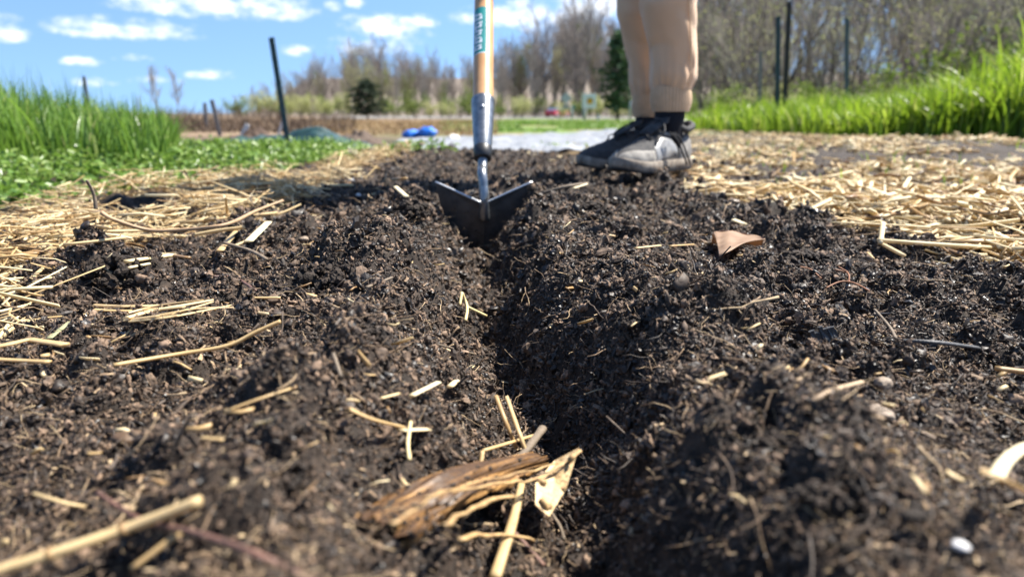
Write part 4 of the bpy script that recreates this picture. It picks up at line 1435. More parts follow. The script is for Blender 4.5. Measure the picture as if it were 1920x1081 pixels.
S('weed_stem', [(180, 392), (176, 365), (163, 338)], [.03, .045, .06], 6, 'thin dry weed stem standing up from the left straw', 'stem', M_GTWIG)
S('straw_stalk', [(1645, 450), (1760, 458), (1960, 470)], .014, 8, 'long straight straw lying along the right edge of the bed', tint=.75)
S('straw_stalk', [(1656, 418), (1651, 456)], [.03, .012], 8, 'short straw stub standing at the end of the long straight straw', tint=.85)
S('straw_stalk', [(1656, 458), (1695, 479)], .010, 7, 'short straw slanting below the end of the long straight straw', tint=.75)
S('straw_chip', [(1191, 465), (1238, 460)], .009, 7, 'small straw chip on the soil right of the hoe pit', 'straw', tint=.65, flat=.5)
S('straw_chip', [(1256, 461), (1300, 458)], .009, 6, 'tan straw chip between the small chip and the dead leaf', 'straw', tint=.4, flat=.5)
S('straw_chip', [(1376, 412), (1396, 420)], .012, 11, 'small bright straw chip above the dead leaf', 'straw', tint=.98, flat=.4)
S('flat_straw', [(1838, 882), (1880, 898), (1950, 935)], [.020, .018, .014], 20, 'broken flat straw at the right edge, lower arm', tint=.38, flat=.4)
S('flat_straw', [(1866, 898), (1884, 866), (1912, 842), (1945, 830)], [.016, .022, .026, .028], 20, 'bright flat straw at the right edge, upper arm', tint=.97, flat=.25)
S('stem_piece', [(1520, 754), (1560, 732), (1616, 716)], .010, 10, 'pale brown stem piece on the soil at the lower right', 'stem', mat('pale_stem', (.42, .31, .19), (.30, .21, .13), 60, .6, .4, bump=.3))
S('straw_stalk', [(1868, 690), (1950, 700)], .010, 9, 'orange straw at the right edge halfway up', tint=.28)
S('twig', [(1690, 638), (1760, 642), (1835, 652)], .009, 8, 'dark twig lying level on the soil at the right', 'twig', M_CHAR)
S('twig', [(1640, 580), (1668, 612), (1680, 634)], .010, 5, 'thin grey rootlet above the dark twig at the right', 'twig', M_GTWIG)
S('twig', [(1018, 362), (1060, 350), (1102, 344)], .012, 8, 'brown twig on the soil between hoe blade and shoes', 'twig', M_GTWIG)
S('straw_chip', [(1074, 353), (1100, 345)], .012, 9, 'pale straw chip beside the twig near the shoes', 'straw', tint=.97, flat=.3)
S('straw_chip', [(742, 350), (762, 368)], .014, 9, 'pale straw chip left of the hoe blade', 'straw', tint=.97, flat=.4)
S('straw_chip', [(735, 337), (760, 334)], .012, 8, 'tan straw chip behind the pale one left of the hoe', 'straw', tint=.3, flat=.5)
S('straw_chip', [(378, 820), (417, 824)], .009, 9, 'stubby yellow straw chip in the lower left soil', 'straw', tint=.45, flat=.6)
S('twig', [(330, 835), (345, 800), (362, 778)], [.006, .014, .018], 8, 'grey twig end sticking up in the lower left soil', 'twig', M_GTWIG)
S('straw_stalk', [(430, 768), (490, 746), (545, 728)], .008, 6, 'thin tan straw lying on the left bank below the golden straw', tint=.4)
S('twig', [(420, 455), (470, 470), (500, 486)], .010, 7, 'dull stem pointing down from the straws left of the hoe', 'twig', M_GTWIG)
S('twig', [(400, 518), (440, 520), (480, 545)], .009, 6, 'dark curved bark strip on the soil at the left', 'twig', M_TWIG)
S('twig', [(688, 538), (735, 520)], .010, 6, 'short brown twig on the left mound', 'twig', M_GTWIG)
S('twig', [(820, 645), (858, 655), (892, 664)], .010, 4, 'thin dark rootlet on the left bank of the furrow', 'twig', M_GTWIG)
S('twig', [(1030, 955), (1050, 985), (1058, 1010)], .014, 5, 'thin rootlet in the furrow right of the rotten stem', 'twig', M_GTWIG)
S('twig', [(962, 995), (985, 1020), (1020, 1060)], .010, 10, 'reddish root on the furrow floor at the bottom edge', 'twig', M_TWIG)
S('twig', [(640, 705), (625, 662)], .010, 6, 'short stub of root on the left mound above the split straw', 'twig', M_GTWIG)
S('twig', [(770, 790), (765, 830), (768, 862)], [.014, .010, .008], 7, 'thin straw-coloured rootlet hanging below the split golden straw', 'twig', M_PALEROOT)

def forked_root():
    P = lay([(866, 548), (862, 572)], [.016, .008]); Q = lay([(866, 548), (876, 575), (873, 600)], [.016, .012, .008]); Z = lay([(876, 575), (912, 592)], [.012, .008])
    c = Vector(Q[1]); c.z -= .012
    o = thing('forked_root', c, 'small pale forked root on the left side of the furrow', 'root')
    for ps in (P, Q, Z):
        mb = MB(); mb.tube([p - c for p in spline(ps, 6)], [.0016] * len(spline(ps, 6)), 7); mb.build('root_branch', M_PALEROOT, o)
forked_root()

def red_roots():
    c = Vector(hit(1590, 525))
    o = thing('rootlet_tangle', c, 'tangle of orange rootlets on the soil at the right', 'roots')
    for ps in ([(1548, 540), (1575, 528), (1600, 530), (1630, 545)], [(1565, 505), (1590, 512), (1592, 530)], [(1590, 510), (1572, 500)], [(1500, 500), (1520, 505), (1540, 522)]):
        P = lay(ps, .012)
        mb = MB(); sp = spline(P, 5); mb.tube([p - c for p in sp], .0008, 6); mb.build('rootlet', M_ROOT, o)
red_roots()

def straw_bundle():
    c = Vector(hit(300, 585))
    o = thing('splintered_straw', c, 'splintered flat bundle of golden straw on the soil at the left', 'straw')
    strands = [([(178, 572), (235, 574), (300, 572)], 10, .55), ([(178, 580), (240, 582), (330, 575)], 8, .45), ([(238, 592), (310, 578), (400, 562)], 13, .7), ([(236, 600), (320, 588), (398, 566)], 10, .6),
               ([(245, 602), (330, 592), (432, 572)], 9, .65), ([(240, 586), (300, 572), (380, 562)], 8, .5), ([(236, 596), (290, 582), (345, 575)], 12, .75), ([(300, 590), (370, 578), (438, 576)], 6, .5)]
    for k, (ps, w, tn) in enumerate(strands):
        P = lay(ps, [.010 + .0012 * k] * len(ps)); sp = spline(P, 4)
        d = np.linalg.norm(P[0] - np.array((0, 0, CAM_H)))
        mb = MB(); r_ = w / 2 / FPX * d
        mb.tube([p - c for p in sp], [r_ * (1 - .45 * i / len(sp)) for i in range(len(sp))], 7, flat=.45, tint=tn)
        mb.build('strand', M_STRAW, o, smooth=False)
straw_bundle()

def rotten_stem():
    """hollow split stem sticking out of the bank, with a torn pale end"""
    ax = [(690, 1010), (760, 965), (850, 920), (930, 890), (1000, 868)]
    lf = [-.008, .006, .014, .019, .024]
    P = spline(lay(ax, lf), 6)
    c = Vector(hit(880, 960)); m = len(P)
    o = thing('rotten_stem', c, 'rotten hollow plant stem jutting over the furrow at the bottom centre', 'stem')
    rr = random.Random(5)
    n = 30; k = len(P); vs = []; fs = []; tn = []
    streak = [rr.random() for _ in range(n + 1)]
    for lay_ in (0, 1):
        for i, p in enumerate(P):
            t = (P[min(i + 1, k - 1)] - P[max(i - 1, 0)]).normalized()
            s_ = t.cross(Vector((0, 0, 1))).normalized(); u_ = s_.cross(t)
            q = i / (k - 1)
            r_ = .0120 - .0042 * q - .0014 * lay_
            for j in range(n + 1):
                a = -.25 + 3.45 * j / n
                w_ = 1 + .16 * math.sin(2.1 * a + q * 5) + .10 * (streak[j] - .5) + rr.uniform(-.05, .05) + .12 * math.sin(q * 11 + j * .4)
                e = Vector((0, 0, 0))
                if i in (0, k - 1): e = t * .010 * (streak[j] - .5)
                if j in (0, n): e = e + u_ * .003 * rr.uniform(-1, 1)
                vs.append(p - c + (s_ * math.cos(a) * 1.15 + u_ * math.sin(a) * .8) * r_ * w_ + e)
                tn.append(min(1, max(0, .25 + .75 * streak[(j + (i // 5) % 2) % (n + 1)] * (.6 + .5 * math.sin(q * 9 + j)))))
    w = n + 1; off = k * w
    for i in range(k - 1):
        for j in range(n):
            a = i * w + j
            fs.append((a, a + 1, a + w + 1, a + w)); fs.append((a + off, a + w + off, a + w + 1 + off, a + 1 + off))
        for j in (0, n):
            a = i * w + j
            fs.append((a, a + w, a + w + off, a + off))
    for i in (0, k - 1):
        for j in range(n):
            a = i * w + j
            fs.append((a, a + off, a + 1 + off, a + 1))
    mb = MB(); mb.add(vs, fs); mb.t = tn
    shell = mb.build('outer_shell', M_STEM, o, smooth=False)
    # soil grains stuck on the shell
    gm = [crumb_mesh(950 + q_, 1, .5) for q_ in range(3)]
    gv = []; gfs = []
    for q_ in range(120):
        i = int(min(1, abs(rr.gauss(0, .35))) * (k - 1)) * w + int(max(0, min(n, rr.gauss(n * .3, n * .22)))); m_ = gm[q_ % 3]; sc = rr.uniform(.0005, .0019); b = len(gv)
        gv += [tuple(v.co * sc + vs[i]) for v in m_.vertices]; gfs += [tuple(x + b for x in f.vertices) for f in m_.polygons]
    for m_ in gm: bpy.data.meshes.remove(m_)
    me = bpy.data.meshes.new('soil_grains'); me.from_pydata(gv, [], gfs); me.materials.append(M_GROUND)
    link('soil_grains', me, shell)['kind'] = 'stuff'
    # ridge strands running along the top to the torn end
    for pix, lf_, w in (([(735, 985), (830, 925), (940, 905), (1010, 895), (1090, 845)], [.026, .034, .036, .036, .036], 11), ([(800, 935), (900, 900), (985, 885), (1060, 862)], [.034, .038, .040, .038], 8),
                        ([(830, 985), (900, 945), (960, 930)], [.03, .034, .034], 13), ([(860, 1010), (920, 1000), (1000, 1010)], [.016, .020, .016], 14)):
        Q = spline(lay(pix, lf_), 5)
        r_ = w / 2 / FPX * .30
        mb = MB(); mb.tube([p - c + Vector((random.uniform(-1, 1), random.uniform(-1, 1), random.uniform(-1, 1))) * .0007 for p in Q], [r_ * random.uniform(.55, 1.25) for _ in Q], 8, flat=.6)
        mb.build('fibre_strand', M_STEMIN, o)
    # broad torn flap at the far end
    tri = lay([(1086, 838), (1040, 862), (1004, 905), (1004, 945), (1030, 968), (1062, 915)], [.040, .038, .034, .028, .024, .032])
    nrm = Vector((.1, -.5, .4)).normalized()
    vs = [Vector(p) - c for p in tri]; th = nrm * -.0028
    n = len(vs)
    ctr = sum(vs, Vector()) / n + nrm * .002
    allv = vs + [v + th for v in vs] + [ctr, ctr + th]
    fs = []
    for k in range(n):
        j = (k + 1) % n
        fs += [(k, j, 2 * n), (j + n, k + n, 2 * n + 1), (k, k + n, j + n, j)]
    mb = MB(); mb.add(allv, fs)
    mb.build('torn_flap', mat('torn_pale_pith', (.66, .50, .29), (.42, .28, .13), 160, .6, .4, bump=.6, bscale=400), o, smooth=False)
    for q in range(7):
        a = vs[q % n].lerp(ctr, random.uniform(.1, .6)) + nrm * .0015
        b = a + Vector((random.uniform(-.006, .006), random.uniform(-.002, .002), random.uniform(-.008, .004)))
        mb = MB(); mb.tube([a, a.lerp(b, .5) + nrm * .001, b], [.0014, .0018, .0008], 6)
        mb.build('frayed_end', M_STEMIN, o)
rotten_stem()

def dead_leaf():
    """curled triangular leaf, its broad side to the camera, the tip curling away"""
    c = Vector(hit(1370, 482))
    pl = lambda px, py, lf: Vector(hit(px, py, lf)) - c
    top = spline([pl(1337, 437, .020), pl(1360, 433, .022), pl(1400, 439, .020), pl(1434, 447, .016)], 6)
    bot = spline([pl(1348, 481, .012), pl(1368, 471, .015), pl(1398, 455, .019), pl(1435, 449, .016)], 6)
    m = len(top); w = 9; grid = []; fs = []
    for i in range(m):
        for k in range(w):
            v = k / (w - 1); u = i / (m - 1)
            p = top[i].lerp(bot[i], v) + Vector((0, -.006 * math.sin(v * math.pi) * (1 - u), .0012 * math.sin(u * 17 + v * 5) * (1 - v)))
            grid.append(p)
    for i in range(m - 1):
        for k in range(w - 1):
            a = i * w + k; fs.append((a, a + w, a + w + 1, a + 1))
    mb = MB(); mb.add(grid, fs)
    o = mb.build('dead_leaf', M_DEADLEAF, loc=c)
    tag(o, 'folded brown dead leaf standing tented on the soil at the right', 'leaf')
    back = []; fs = []
    for i in range(m):
        for k in range(5):
            v = k / 4
            back.append(top[i] + Vector((.006 * v, .026 * v, -.020 * v * v)))
    for i in range(m - 1):
        for k in range(4):
            a = i * 5 + k; fs.append((a, a + 1, a + 6, a + 5))
    mb = MB(); mb.add(back, fs); mb.build('folded_half', M_DEADLEAF, o)
    mb = MB(); mb.tube([p + Vector((0, -.0006, .0004)) for p in top], [.0011 * (1 - .7 * i / m) for i in range(m)], 6); mb.build('midrib', M_TWIG, o)
    for ob in list(o.children)[:1] + [o]:
        sd = ob.modifiers.new('thick', 'SOLIDIFY'); sd.thickness = .0004
dead_leaf()

def stone(name, px, py, wpx, material, label, cat, seed, lift=.006, squash=.7, asp=1.0):
    p = hit(px, py, lift)
    r_ = wpx / 2 / FPX * np.linalg.norm(p - np.array((0, 0, CAM_H)))
    me = crumb_mesh(seed, 3, .22 if cat == 'pebble' else .5)
    me.materials.clear(); me.materials.append(material)
    me.name = name
    me.polygons.foreach_set('use_smooth', [True] * len(me.polygons))
    o = link(name, me, loc=p)
    o.scale = (r_ * asp, r_, r_ * squash); o.rotation_euler = (0, 0, seed)
    return tag(o, label, cat)
stone('pebble', 1801, 1022, 25, M_WHITEP, 'bright white pebble in the bottom right soil', 'pebble', 901)
stone('pebble', 1646, 772, 50, M_PEBBLE, 'flat tan pebble on the soil at the lower right', 'pebble', 902, squash=.45)
stone('pebble', 570, 448, 20, M_PEBBLE, 'round tan pebble on the soil left of the hoe', 'pebble', 903)
stone('pebble', 1655, 718, 30, M_PEBBLE, 'tan pebble beside the pale stem piece at the right', 'pebble', 904)
stone('pebble', 1716, 965, 38, M_CLOD, 'grey rounded pebble left of the white pebble', 'pebble', 905)
stone('pebble', 660, 338, 12, M_WHITEP, 'small white pebble on the far soil behind the left mound', 'pebble', 906)
stone('pebble', 240, 822, 48, mat('brown_pebble', (.12, .07, .035), (.08, .05, .03), 60, .6, .4), 'brown rounded stone in the lower left soil', 'pebble', 907)
stone('pebble', 672, 366, 12, M_WHITEP, 'small pale pebble in the shade left of the hoe', 'pebble', 908)
def clod(px, py, wpx, label, seed, squash=.6, asp=1.2):
    """lump of many crumbs pressed together"""
    rr = random.Random(seed)
    p = hit(px, py, .0)
    r_ = wpx / 2 / FPX * np.linalg.norm(p - np.array((0, 0, CAM_H)))
    vs = []; fs = []
    kinds = [crumb_mesh(seed * 7 + k, 2, .5) for k in range(4)]
    for k in range(150):
        n_ = Vector((rr.gauss(0, 1), rr.gauss(0, 1), rr.gauss(0, 1))).normalized()
        if n_.z < -.35: continue
        q = Vector((n_.x * asp, n_.y, n_.z * squash)) * rr.uniform(.5, .95) * (1 + .2 * math.sin(3 * n_.x + seed) * math.cos(2.3 * n_.y))
        m = kinds[k % 4]; sc = rr.uniform(.07, .20); b = len(vs)
        rot = Matrix.Rotation(rr.uniform(0, 6.3), 3, n_)
        vs += [tuple((rot @ v.co * sc + q) * r_) for v in m.vertices]
        fs += [tuple(i + b for i in f.vertices) for f in m.polygons]
    for m in kinds: bpy.data.meshes.remove(m)
    me = bpy.data.meshes.new('soil_clod'); me.from_pydata(vs, [], fs); me.materials.append(M_GROUND)
    o = link('soil_clod', me, loc=p)
    return tag(o, label, 'clod')
clod(1405, 716, 100, 'crumbly clod on the right bank of the furrow, above the pale stem piece', 911, .45, 1.3)
clod(205, 520, 100, 'dark crumbly clod at the foot of the left straw pile', 912, .75)
clod(625, 520, 120, 'large crumbly clod on top of the left mound', 913, .5, 1.4)
clod(430, 566, 36, 'small round clod right of the splintered straw', 914, .9, 1.0)
clod(1500, 492, 90, 'flat crumbly clod just right of the dead leaf', 915, .4, 1.4)
clod(1105, 400, 70, 'crumbly clod thrown up right of the hoe blade', 916, .7)
clod(770, 400, 70, 'crumbly clod thrown up left of the hoe blade', 919, .7)
clod(1480, 835, 90, 'blurred clod right of the furrow between two grey clods', 922, .55, 1.1)
clod(1560, 930, 100, 'blurred clod in the lower right soil', 924, .5, 1.3)
clod(520, 905, 120, 'blurred clod in the lower left soil right of the red twig', 925, .5, 1.2)
clod(690, 640, 90, 'crumbly clod on the left bank above the split straw', 926, .5, 1.3)
clod(1195, 610, 70, 'crumbly clod on the right rim of the furrow', 918, .5)

def char_chunk():
    p = Vector(hit(1548, 652, .002)); rr = random.Random(9)
    o = thing('charred_wood', p, 'dark charred wood chunk with a ridged face on the soil at the right', 'wood chip', rz=.25)
    for k in range(9):
        x = -.010 + .0024 * k
        mb = MB(); h = rr.uniform(.011, .017)
        mb.tube([(x + .003, .003, -.003), (x, 0, h * .5), (x - .003, .001, h)], [.0017 * rr.uniform(.7, 1.2)] * 3, 5, flat=1.6)
        mb.build('splinter', M_CHAR, o, smooth=False)
char_chunk()

# loose straw lying singly over the edges of the mulch, nearest ones as individuals
def edge_straw():
    rr = random.Random(21)
    for k in range(70):
        left_ = k < 34
        y = rr.uniform(.62, 1.5) if left_ else rr.uniform(.75, 1.7)
        x = float(bed_left(y)) - rr.uniform(-.05, .20) if left_ else float(bed_right(y)) + rr.uniform(-.05, .30)
        L_ = rr.uniform(.05, .14); yaw = rr.uniform(-.9, .9) + (math.pi if rr.random() < .5 else 0)
        z = float(terrain_low(np.array([x]), np.array([y]))[0])
        lift = rr.uniform(.03, .05)
        if (left_ and x > bed_left(y) - .04) or (not left_ and x < bed_right(y) + .03): lift = .014
        mb = MB()
        w = rr.uniform(.0014, .0030)
        bend = rr.uniform(-.12, .12); tilt = rr.uniform(-.12, .12)
        pts = [Vector((math.cos(yaw) * q * L_ - math.sin(yaw) * bend * L_ * (1 - 4 * q * q) * .5, math.sin(yaw) * q * L_ + math.cos(yaw) * bend * L_ * (1 - 4 * q * q) * .5, q * L_ * tilt)) for q in (-.5, -.3, -.1, .1, .3, .5)]
        mb.tube(pts, w, 8, flat=rr.uniform(.35, 1), tint=rr.uniform(.25, 1))
        o = mb.build('loose_straw', M_STRAW, loc=(x, y, z + lift))
        if left_: tag(o, 'loose golden straw lying on top of the left mulch', 'straw', 'loose straws on the left mulch')
        else: tag(o, 'loose pale straw lying on top of the right mulch', 'straw', 'loose straws on the right mulch')
edge_straw()
# ------------------------------------------------------------------ things in the field
M_GREENPOST = mat('dark_green_post', (.018, .035, .032), (.03, .05, .045), 30, .5, .5)
M_DARKPOST = mat('dark_wood_post', (.035, .028, .022), (.06, .048, .038), 20, .8, .3, bump=.4)
M_GREYPOST = mat('weathered_post', (.20, .19, .18), (.13, .12, .115), 20, .8, .3)
M_WHITEPOST = mat('white_stake', (.62, .62, .60), (.52, .52, .50), 20, .6, .4)

def t_post(name, base, top, w, material, label, cat='post', studs=True):
    base = Vector(base); top = Vector(top)
    o = thing(name, base, label, cat)
    d = (top - base).normalized(); s_ = d.cross(Vector((0, 1, 0))).normalized(); f_ = s_.cross(d).normalized()
    rot = Matrix((s_, f_, d)).transposed()
    mb = MB(); L_ = (top - base).length
    mb.box(d * L_ / 2, (w, w * .22, L_ + .06), rot)
    mb.box(d * L_ / 2 + f_ * w * .36, (w * .22, w * .5, L_ + .058), rot)
    mb.build('rail', material, o, smooth=False)
    if studs:
        for k in range(int(L_ / .09)):
            mb = MB(); mb.box(d * (.08 + .09 * k) - f_ * w * .2, (w * .4, w * .24, w * .5), rot); mb.build('stud', material, o, smooth=False)
    return o
t_post('fence_post', at(541, 275, 5.4), at(510, 78, 5.6), .042, M_GREENPOST, 'tall dark green metal post leaning left behind the green tarp')
t_post('fence_post', at(418, 278, 9), at(398, 192, 9), .05, M_GREYPOST, 'short grey post leaning left past the end of the rye', studs=False)
t_post('fence_post', at(389, 262, 14), at(384, 196, 14), .07, M_GREYPOST, 'thin grey post behind the leaning one past the rye', studs=False)
t_post('fence_post', at(168, 215, 6.5), at(158, 150, 6.5), .03, M_GREYPOST, 'post tip rising out of the rye at the left', studs=False)
t_post('fence_post', at(1457, 215, 8.6), at(1459, 36, 8.6), .06, M_GREENPOST, 'dark post in the right grass, shorter and left of a close pair')
t_post('fence_post', at(1470, 215, 9.2), at(1480, 8, 9.2), .062, M_DARKPOST, 'dark post in the right grass, taller and right of a close pair', studs=False)
t_post('fence_post', at(1587, 200, 10), at(1588, 38, 10), .055, mat('grey_green_post', (.06, .085, .085), (.09, .11, .11), 20, .6, .4), 'grey green post standing alone in front of the right thicket')
t_post('fence_post', at(1424, 215, 13), at(1426, 100, 13), .06, M_GREYPOST, 'pale grey post left of the pair of dark posts', studs=False)
t_post('marker_stake', at(442, 278, 8), at(462, 238, 8), .05, M_WHITEPOST, 'short white stake leaning right before the dead weeds', 'stake', False)
t_post('marker_stake', at(520, 262, 9), at(530, 226, 9), .03, M_WHITEPOST, 'thin white stake beside the tall green post', 'stake', False)

def heap(name, cx, cy, sx, sy, h, material, label, cat, seed, fold=.35, n=46):
    u, v = np.meshgrid(np.linspace(-1, 1, n), np.linspace(-1, 1, n))
    u = u.ravel(); v = v.ravel()
    r_ = np.sqrt(u * u + v * v)
    env = np.clip(1 - r_ ** 2, 0, 1) ** .8
    prof = env * (.45 + fold * (noise2(u + seed, v, .55, seed) + .7 * np.abs(noise2(u, v + seed, .3, seed + 1))) + .25 * np.exp(-((u - .25) ** 2 + v * v) / .14))
    x = cx + u * sx; y = cy + v * sy
    z = terrain_low(x, y) + np.maximum(prof, 0) * h + .004 - .03 * (r_ > 1.0)
    i = (np.arange(n - 1)[:, None] * n + np.arange(n - 1)[None]).ravel()
    b = np.array((cx, cy, float(terrain_low(np.array([cx]), np.array([cy]))[0])))
    o = link(name, np_mesh(name, np.stack([x, y, z], 1) - b, np.stack([i, i + 1, i + 1 + n, i + n], 1), material, smooth=True), loc=b)
    return tag(o, label, cat)
p = at(552, 280, 5.6)
heap('green_tarp', p[0] - .02, 5.7,   .66, .34, .15, mat('dark_green_tarp', (.010, .034, .034), (.018, .055, .053), 6, .5, .5, bump=.2), 'crumpled dark green tarp on the ground at the foot of the tall post', 'tarp', 61, .5)
p = at(668, 275, 6.2)
heap('spoil_heap', p[0], 6.3, .23, .22, .15, mat('brown_spoil', (.07, .05, .038), (.12, .09, .07), 12, .9, .2, bump=.5), 'low brown heap of earth between the tarp and the grey fabric', 'heap', 67, .4)
p = at(465, 275, 7.0)
heap('brush_pile', p[0], 7.2, .30, .2, .12, mat('brown_brush', (.06, .04, .03), (.11, .075, .055), 12, .9, .2, bump=.5), 'small dark brown heap left of the green tarp', 'heap', 71, .5)

M_BLUE = mat('blue_tarp_plastic', (.015, .13, .55), (.02, .18, .66), 5, .35, .6, bump=.2, bscale=30)
def blue_bag(px, py, Y, w, h, label, seed):
    b = at(px, py, Y)
    bm = bmesh.new(); bmesh.ops.create_icosphere(bm, subdivisions=4, radius=1)
    from mathutils import noise as mn
    for v in bm.verts:
        n_ = v.co.normalized()
        k = 1 + .24 * mn.noise(n_ * 1.9 + Vector((seed, 0, 0))) + .16 * abs(mn.noise(n_ * 4.0 + Vector((0, seed, 0)))) - .1 * abs(mn.noise(n_ * 8.0 + Vector((0, 0, seed))))
        v.co = Vector((n_.x * w / 2, n_.y * w * .42, max(n_.z, -.72) * h / 1.72 + .72 * h / 1.72)) * k
    me = bpy.data.meshes.new('blue_cover'); bm.to_mesh(me); bm.free(); me.materials.append(M_BLUE)
    me.polygons.foreach_set('use_smooth', [True] * len(me.polygons))
    o = link('blue_cover', me, loc=b)
    tag(o, label, 'cover')
    return o
blue_bag(772, 258, 8.4, .25, .085, 'crumpled bright blue plastic cover, lower and left of the two beyond the fabric', 3.1)
blue_bag(802, 257, 8.3, .21, .115, 'crumpled bright blue plastic cover, taller and right of the two beyond the fabric', 7.7)
stone('field_stone', 850, 262, 24, M_WHITEP, 'small white lump on the grass left of the hoe handle', 'stone', 931, .02, .7)
stone('field_stone', 790, 270, 10, M_PEBBLE, 'tiny tan stone on the grey fabric below the blue bags', 'stone', 932, .03, .7)

# ------------------------------------------------------------------ road signs, car
M_GALV = mat('galvanised_steel', (.42, .45, .46), (.34, .37, .38), 6, .5, .5, metal=.3)
M_SIGNW = mat('white_sign_face', (.68, .72, .72), (.62, .66, .66), 3, .5, .4)
M_SIGNY = mat('amber_disc', (.62, .34, .02), (.55, .30, .02), 3, .5, .4)
M_SIGNG = mat('green_sign', (.03, .20, .13), (.03, .17, .11), 3, .5, .4)
def square_sign():
    b = at(1096, 226, 46); z0 = float(terrain_low(np.array([b[0]]), np.array([46.]))[0]); b[2] = z0
    o = thing('road_sign', b, 'white square road sign with an amber disc on a single post', 'sign')
    top = at(1096, 176, 46)[2] - z0; lo = at(1096, 203, 46)[2] - z0
    mb = MB(); mb.tube([(0, 0, -.3), (0, 0, top - .05)], .13, 10); mb.build('post', M_GALV, o)
    mb = MB(); w = .88; mb.box((.25, -.16, (top + lo) / 2), (w, .02, top - lo)); bd = mb.build('board', M_SIGNW, o, smooth=False)
    bv = bd.modifiers.new('b', 'BEVEL'); bv.width = .06; bv.segments = 3
    mb = MB(); c = Vector((.30, -.175, (top + lo) / 2)); mb.tube([c + Vector((0, .004, 0)), c + Vector((0, -.006, 0))], .205, 24, up=(0, 0, 1)); mb.build('disc', M_SIGNY, bd)
square_sign()
def diamond_sign():
    b = at(1072, 226, 62); z0 = float(terrain_low(np.array([b[0]]), np.array([62.]))[0]); b[2] = z0
    o = thing('road_sign', b, 'grey diamond road sign with a small plate below, left of the white square sign', 'sign')
    s_ = 62 / FPX
    def Z(py): return at(1072, py, 62)[2] - z0
    mb = MB(); mb.tube([(0, 0, -.3), (0, 0, Z(198))], .07, 8); mb.build('post', M_GALV, o)
    mb = MB(); c = Vector(((1061 - 1072) * s_, -.1, Z(184)))
    mb.box(c, (.72, .02, .72), Matrix.Rotation(R(45), 3, 'Y')); mb.build('diamond_board', mat('sign_back', (.42, .46, .48), (.36, .40, .42), 3, .5, .4, metal=.2), o, smooth=False)
    mb = MB(); mb.box(((1061 - 1072) * s_, -.1, Z(200)), (.62, .02, .42)); mb.build('plate', mat('plate_back', (.36, .35, .35), (.30, .29, .29), 3, .6, .4), o, smooth=False)
    mb = MB(); mb.box(((1075 - 1072) * s_, -.12, Z(201)), (.26, .02, .36)); mb.build('green_plate', M_SIGNG, o, smooth=False)
diamond_sign()
for k, (px, Y, top, lab) in enumerate(((1122, 40, 216, 'short pale marker post by the road, right of the square sign'), (1181, 44, 190, 'tall pale post by the road just left of the trousers'))):
    b = at(px, 226, Y); b[2] = float(terrain_low(np.array([b[0]]), np.array([float(Y)]))[0])
    h_ = at(px, top, Y)[2] - b[2]
    mb = MB(); mb.tube([(0, 0, -.2), (0, 0, h_ * .9), (0, 0, h_)], [.07, .07, .05], 10)
    o = mb.build('marker_post', M_GALV, loc=b); tag(o, lab, 'post')

def car():
    b = at(1045, 223, 110); b[2] = float(terrain_low(np.array([b[0]]), np.array([110.]))[0]) + .06
    o = thing('parked_car', b, 'red hatchback car on the road far behind the hoe', 'car', rz=R(52))
    M_RED = mat('red_car_paint', (.42, .03, .06), (.38, .025, .05), 2, .25, .6)
    M_GLASS = mat('car_glass', (.10, .14, .20), (.12, .16, .22), 1, .08, .8)
    M_TYRE = mat('tyre', (.015, .015, .015), (.02, .02, .02), 5, .8, .3)
    M_TAIL = mat('tail_lamp', (.55, .03, .03), (.5, .02, .02), 5, .3, .5)
    prof = [(-2.05, .32), (-2.1, .75), (-2.0, .98), (-1.75, 1.05), (-.95, .99), (1.1, .98), (1.95, .80), (2.1, .60), (2.08, .32)]
    mb = MB(); vs = []; n = len(prof)
    for yy, sc in ((-.88, .97), (-.80, 1.0), (.80, 1.0), (.88, .97)):
        vs += [(x * sc, yy, z) for x, z in prof]
    fs = [tuple(range(n)), tuple(3 * n + i for i in range(n - 1, -1, -1))]
    for l in range(3):
        for i in range(n):
            j = (i + 1) % n; fs.append((l * n + i, (l + 1) * n + i, (l + 1) * n + j, l * n + j))
    mb.add(vs, fs); body = mb.build('body', M_RED, o, smooth=False)
    cab = [(-1.85, 1.02), (-1.35, 1.45), (.25, 1.48), (1.05, .99)]
    mb = MB(); vs = []
    for yy, dz in ((-.78, 0), (.78, 0)):
        vs += [(x, yy * (1 - .16 * (z - 1) / .5), z) for x, z in cab]
    mb.add(vs, [(0, 1, 2, 3), (7, 6, 5, 4), (0, 4, 5, 1), (1, 5, 6, 2), (2, 6, 7, 3)]); mb.build('window_glass', M_GLASS, o, smooth=False)
    mb = MB(); mb.box((-.55, 0, 1.475), (1.5, 1.30, .03)); mb.build('roof', M_RED, o, smooth=False)
    for x in (-1.3, 1.3):
        for yy in (-.80, .80):
            mb = MB(); mb.tube([(x, yy - .1, .32), (x, yy + .1, .32)], .32, 18, up=(1, 0, 0)); w = mb.build('wheel', M_TYRE, o)
            mb = MB(); mb.tube([(x, yy - .106, .32), (x, yy + .106, .32)], .19, 14, up=(1, 0, 0)); mb.build('rim', M_GALV, w)
    for yy in (-.7, .7):
        mb = MB(); mb.box((-2.08, yy, .85), (.06, .28, .18)); mb.build('tail_lamp', M_TAIL, o, smooth=False)
car()

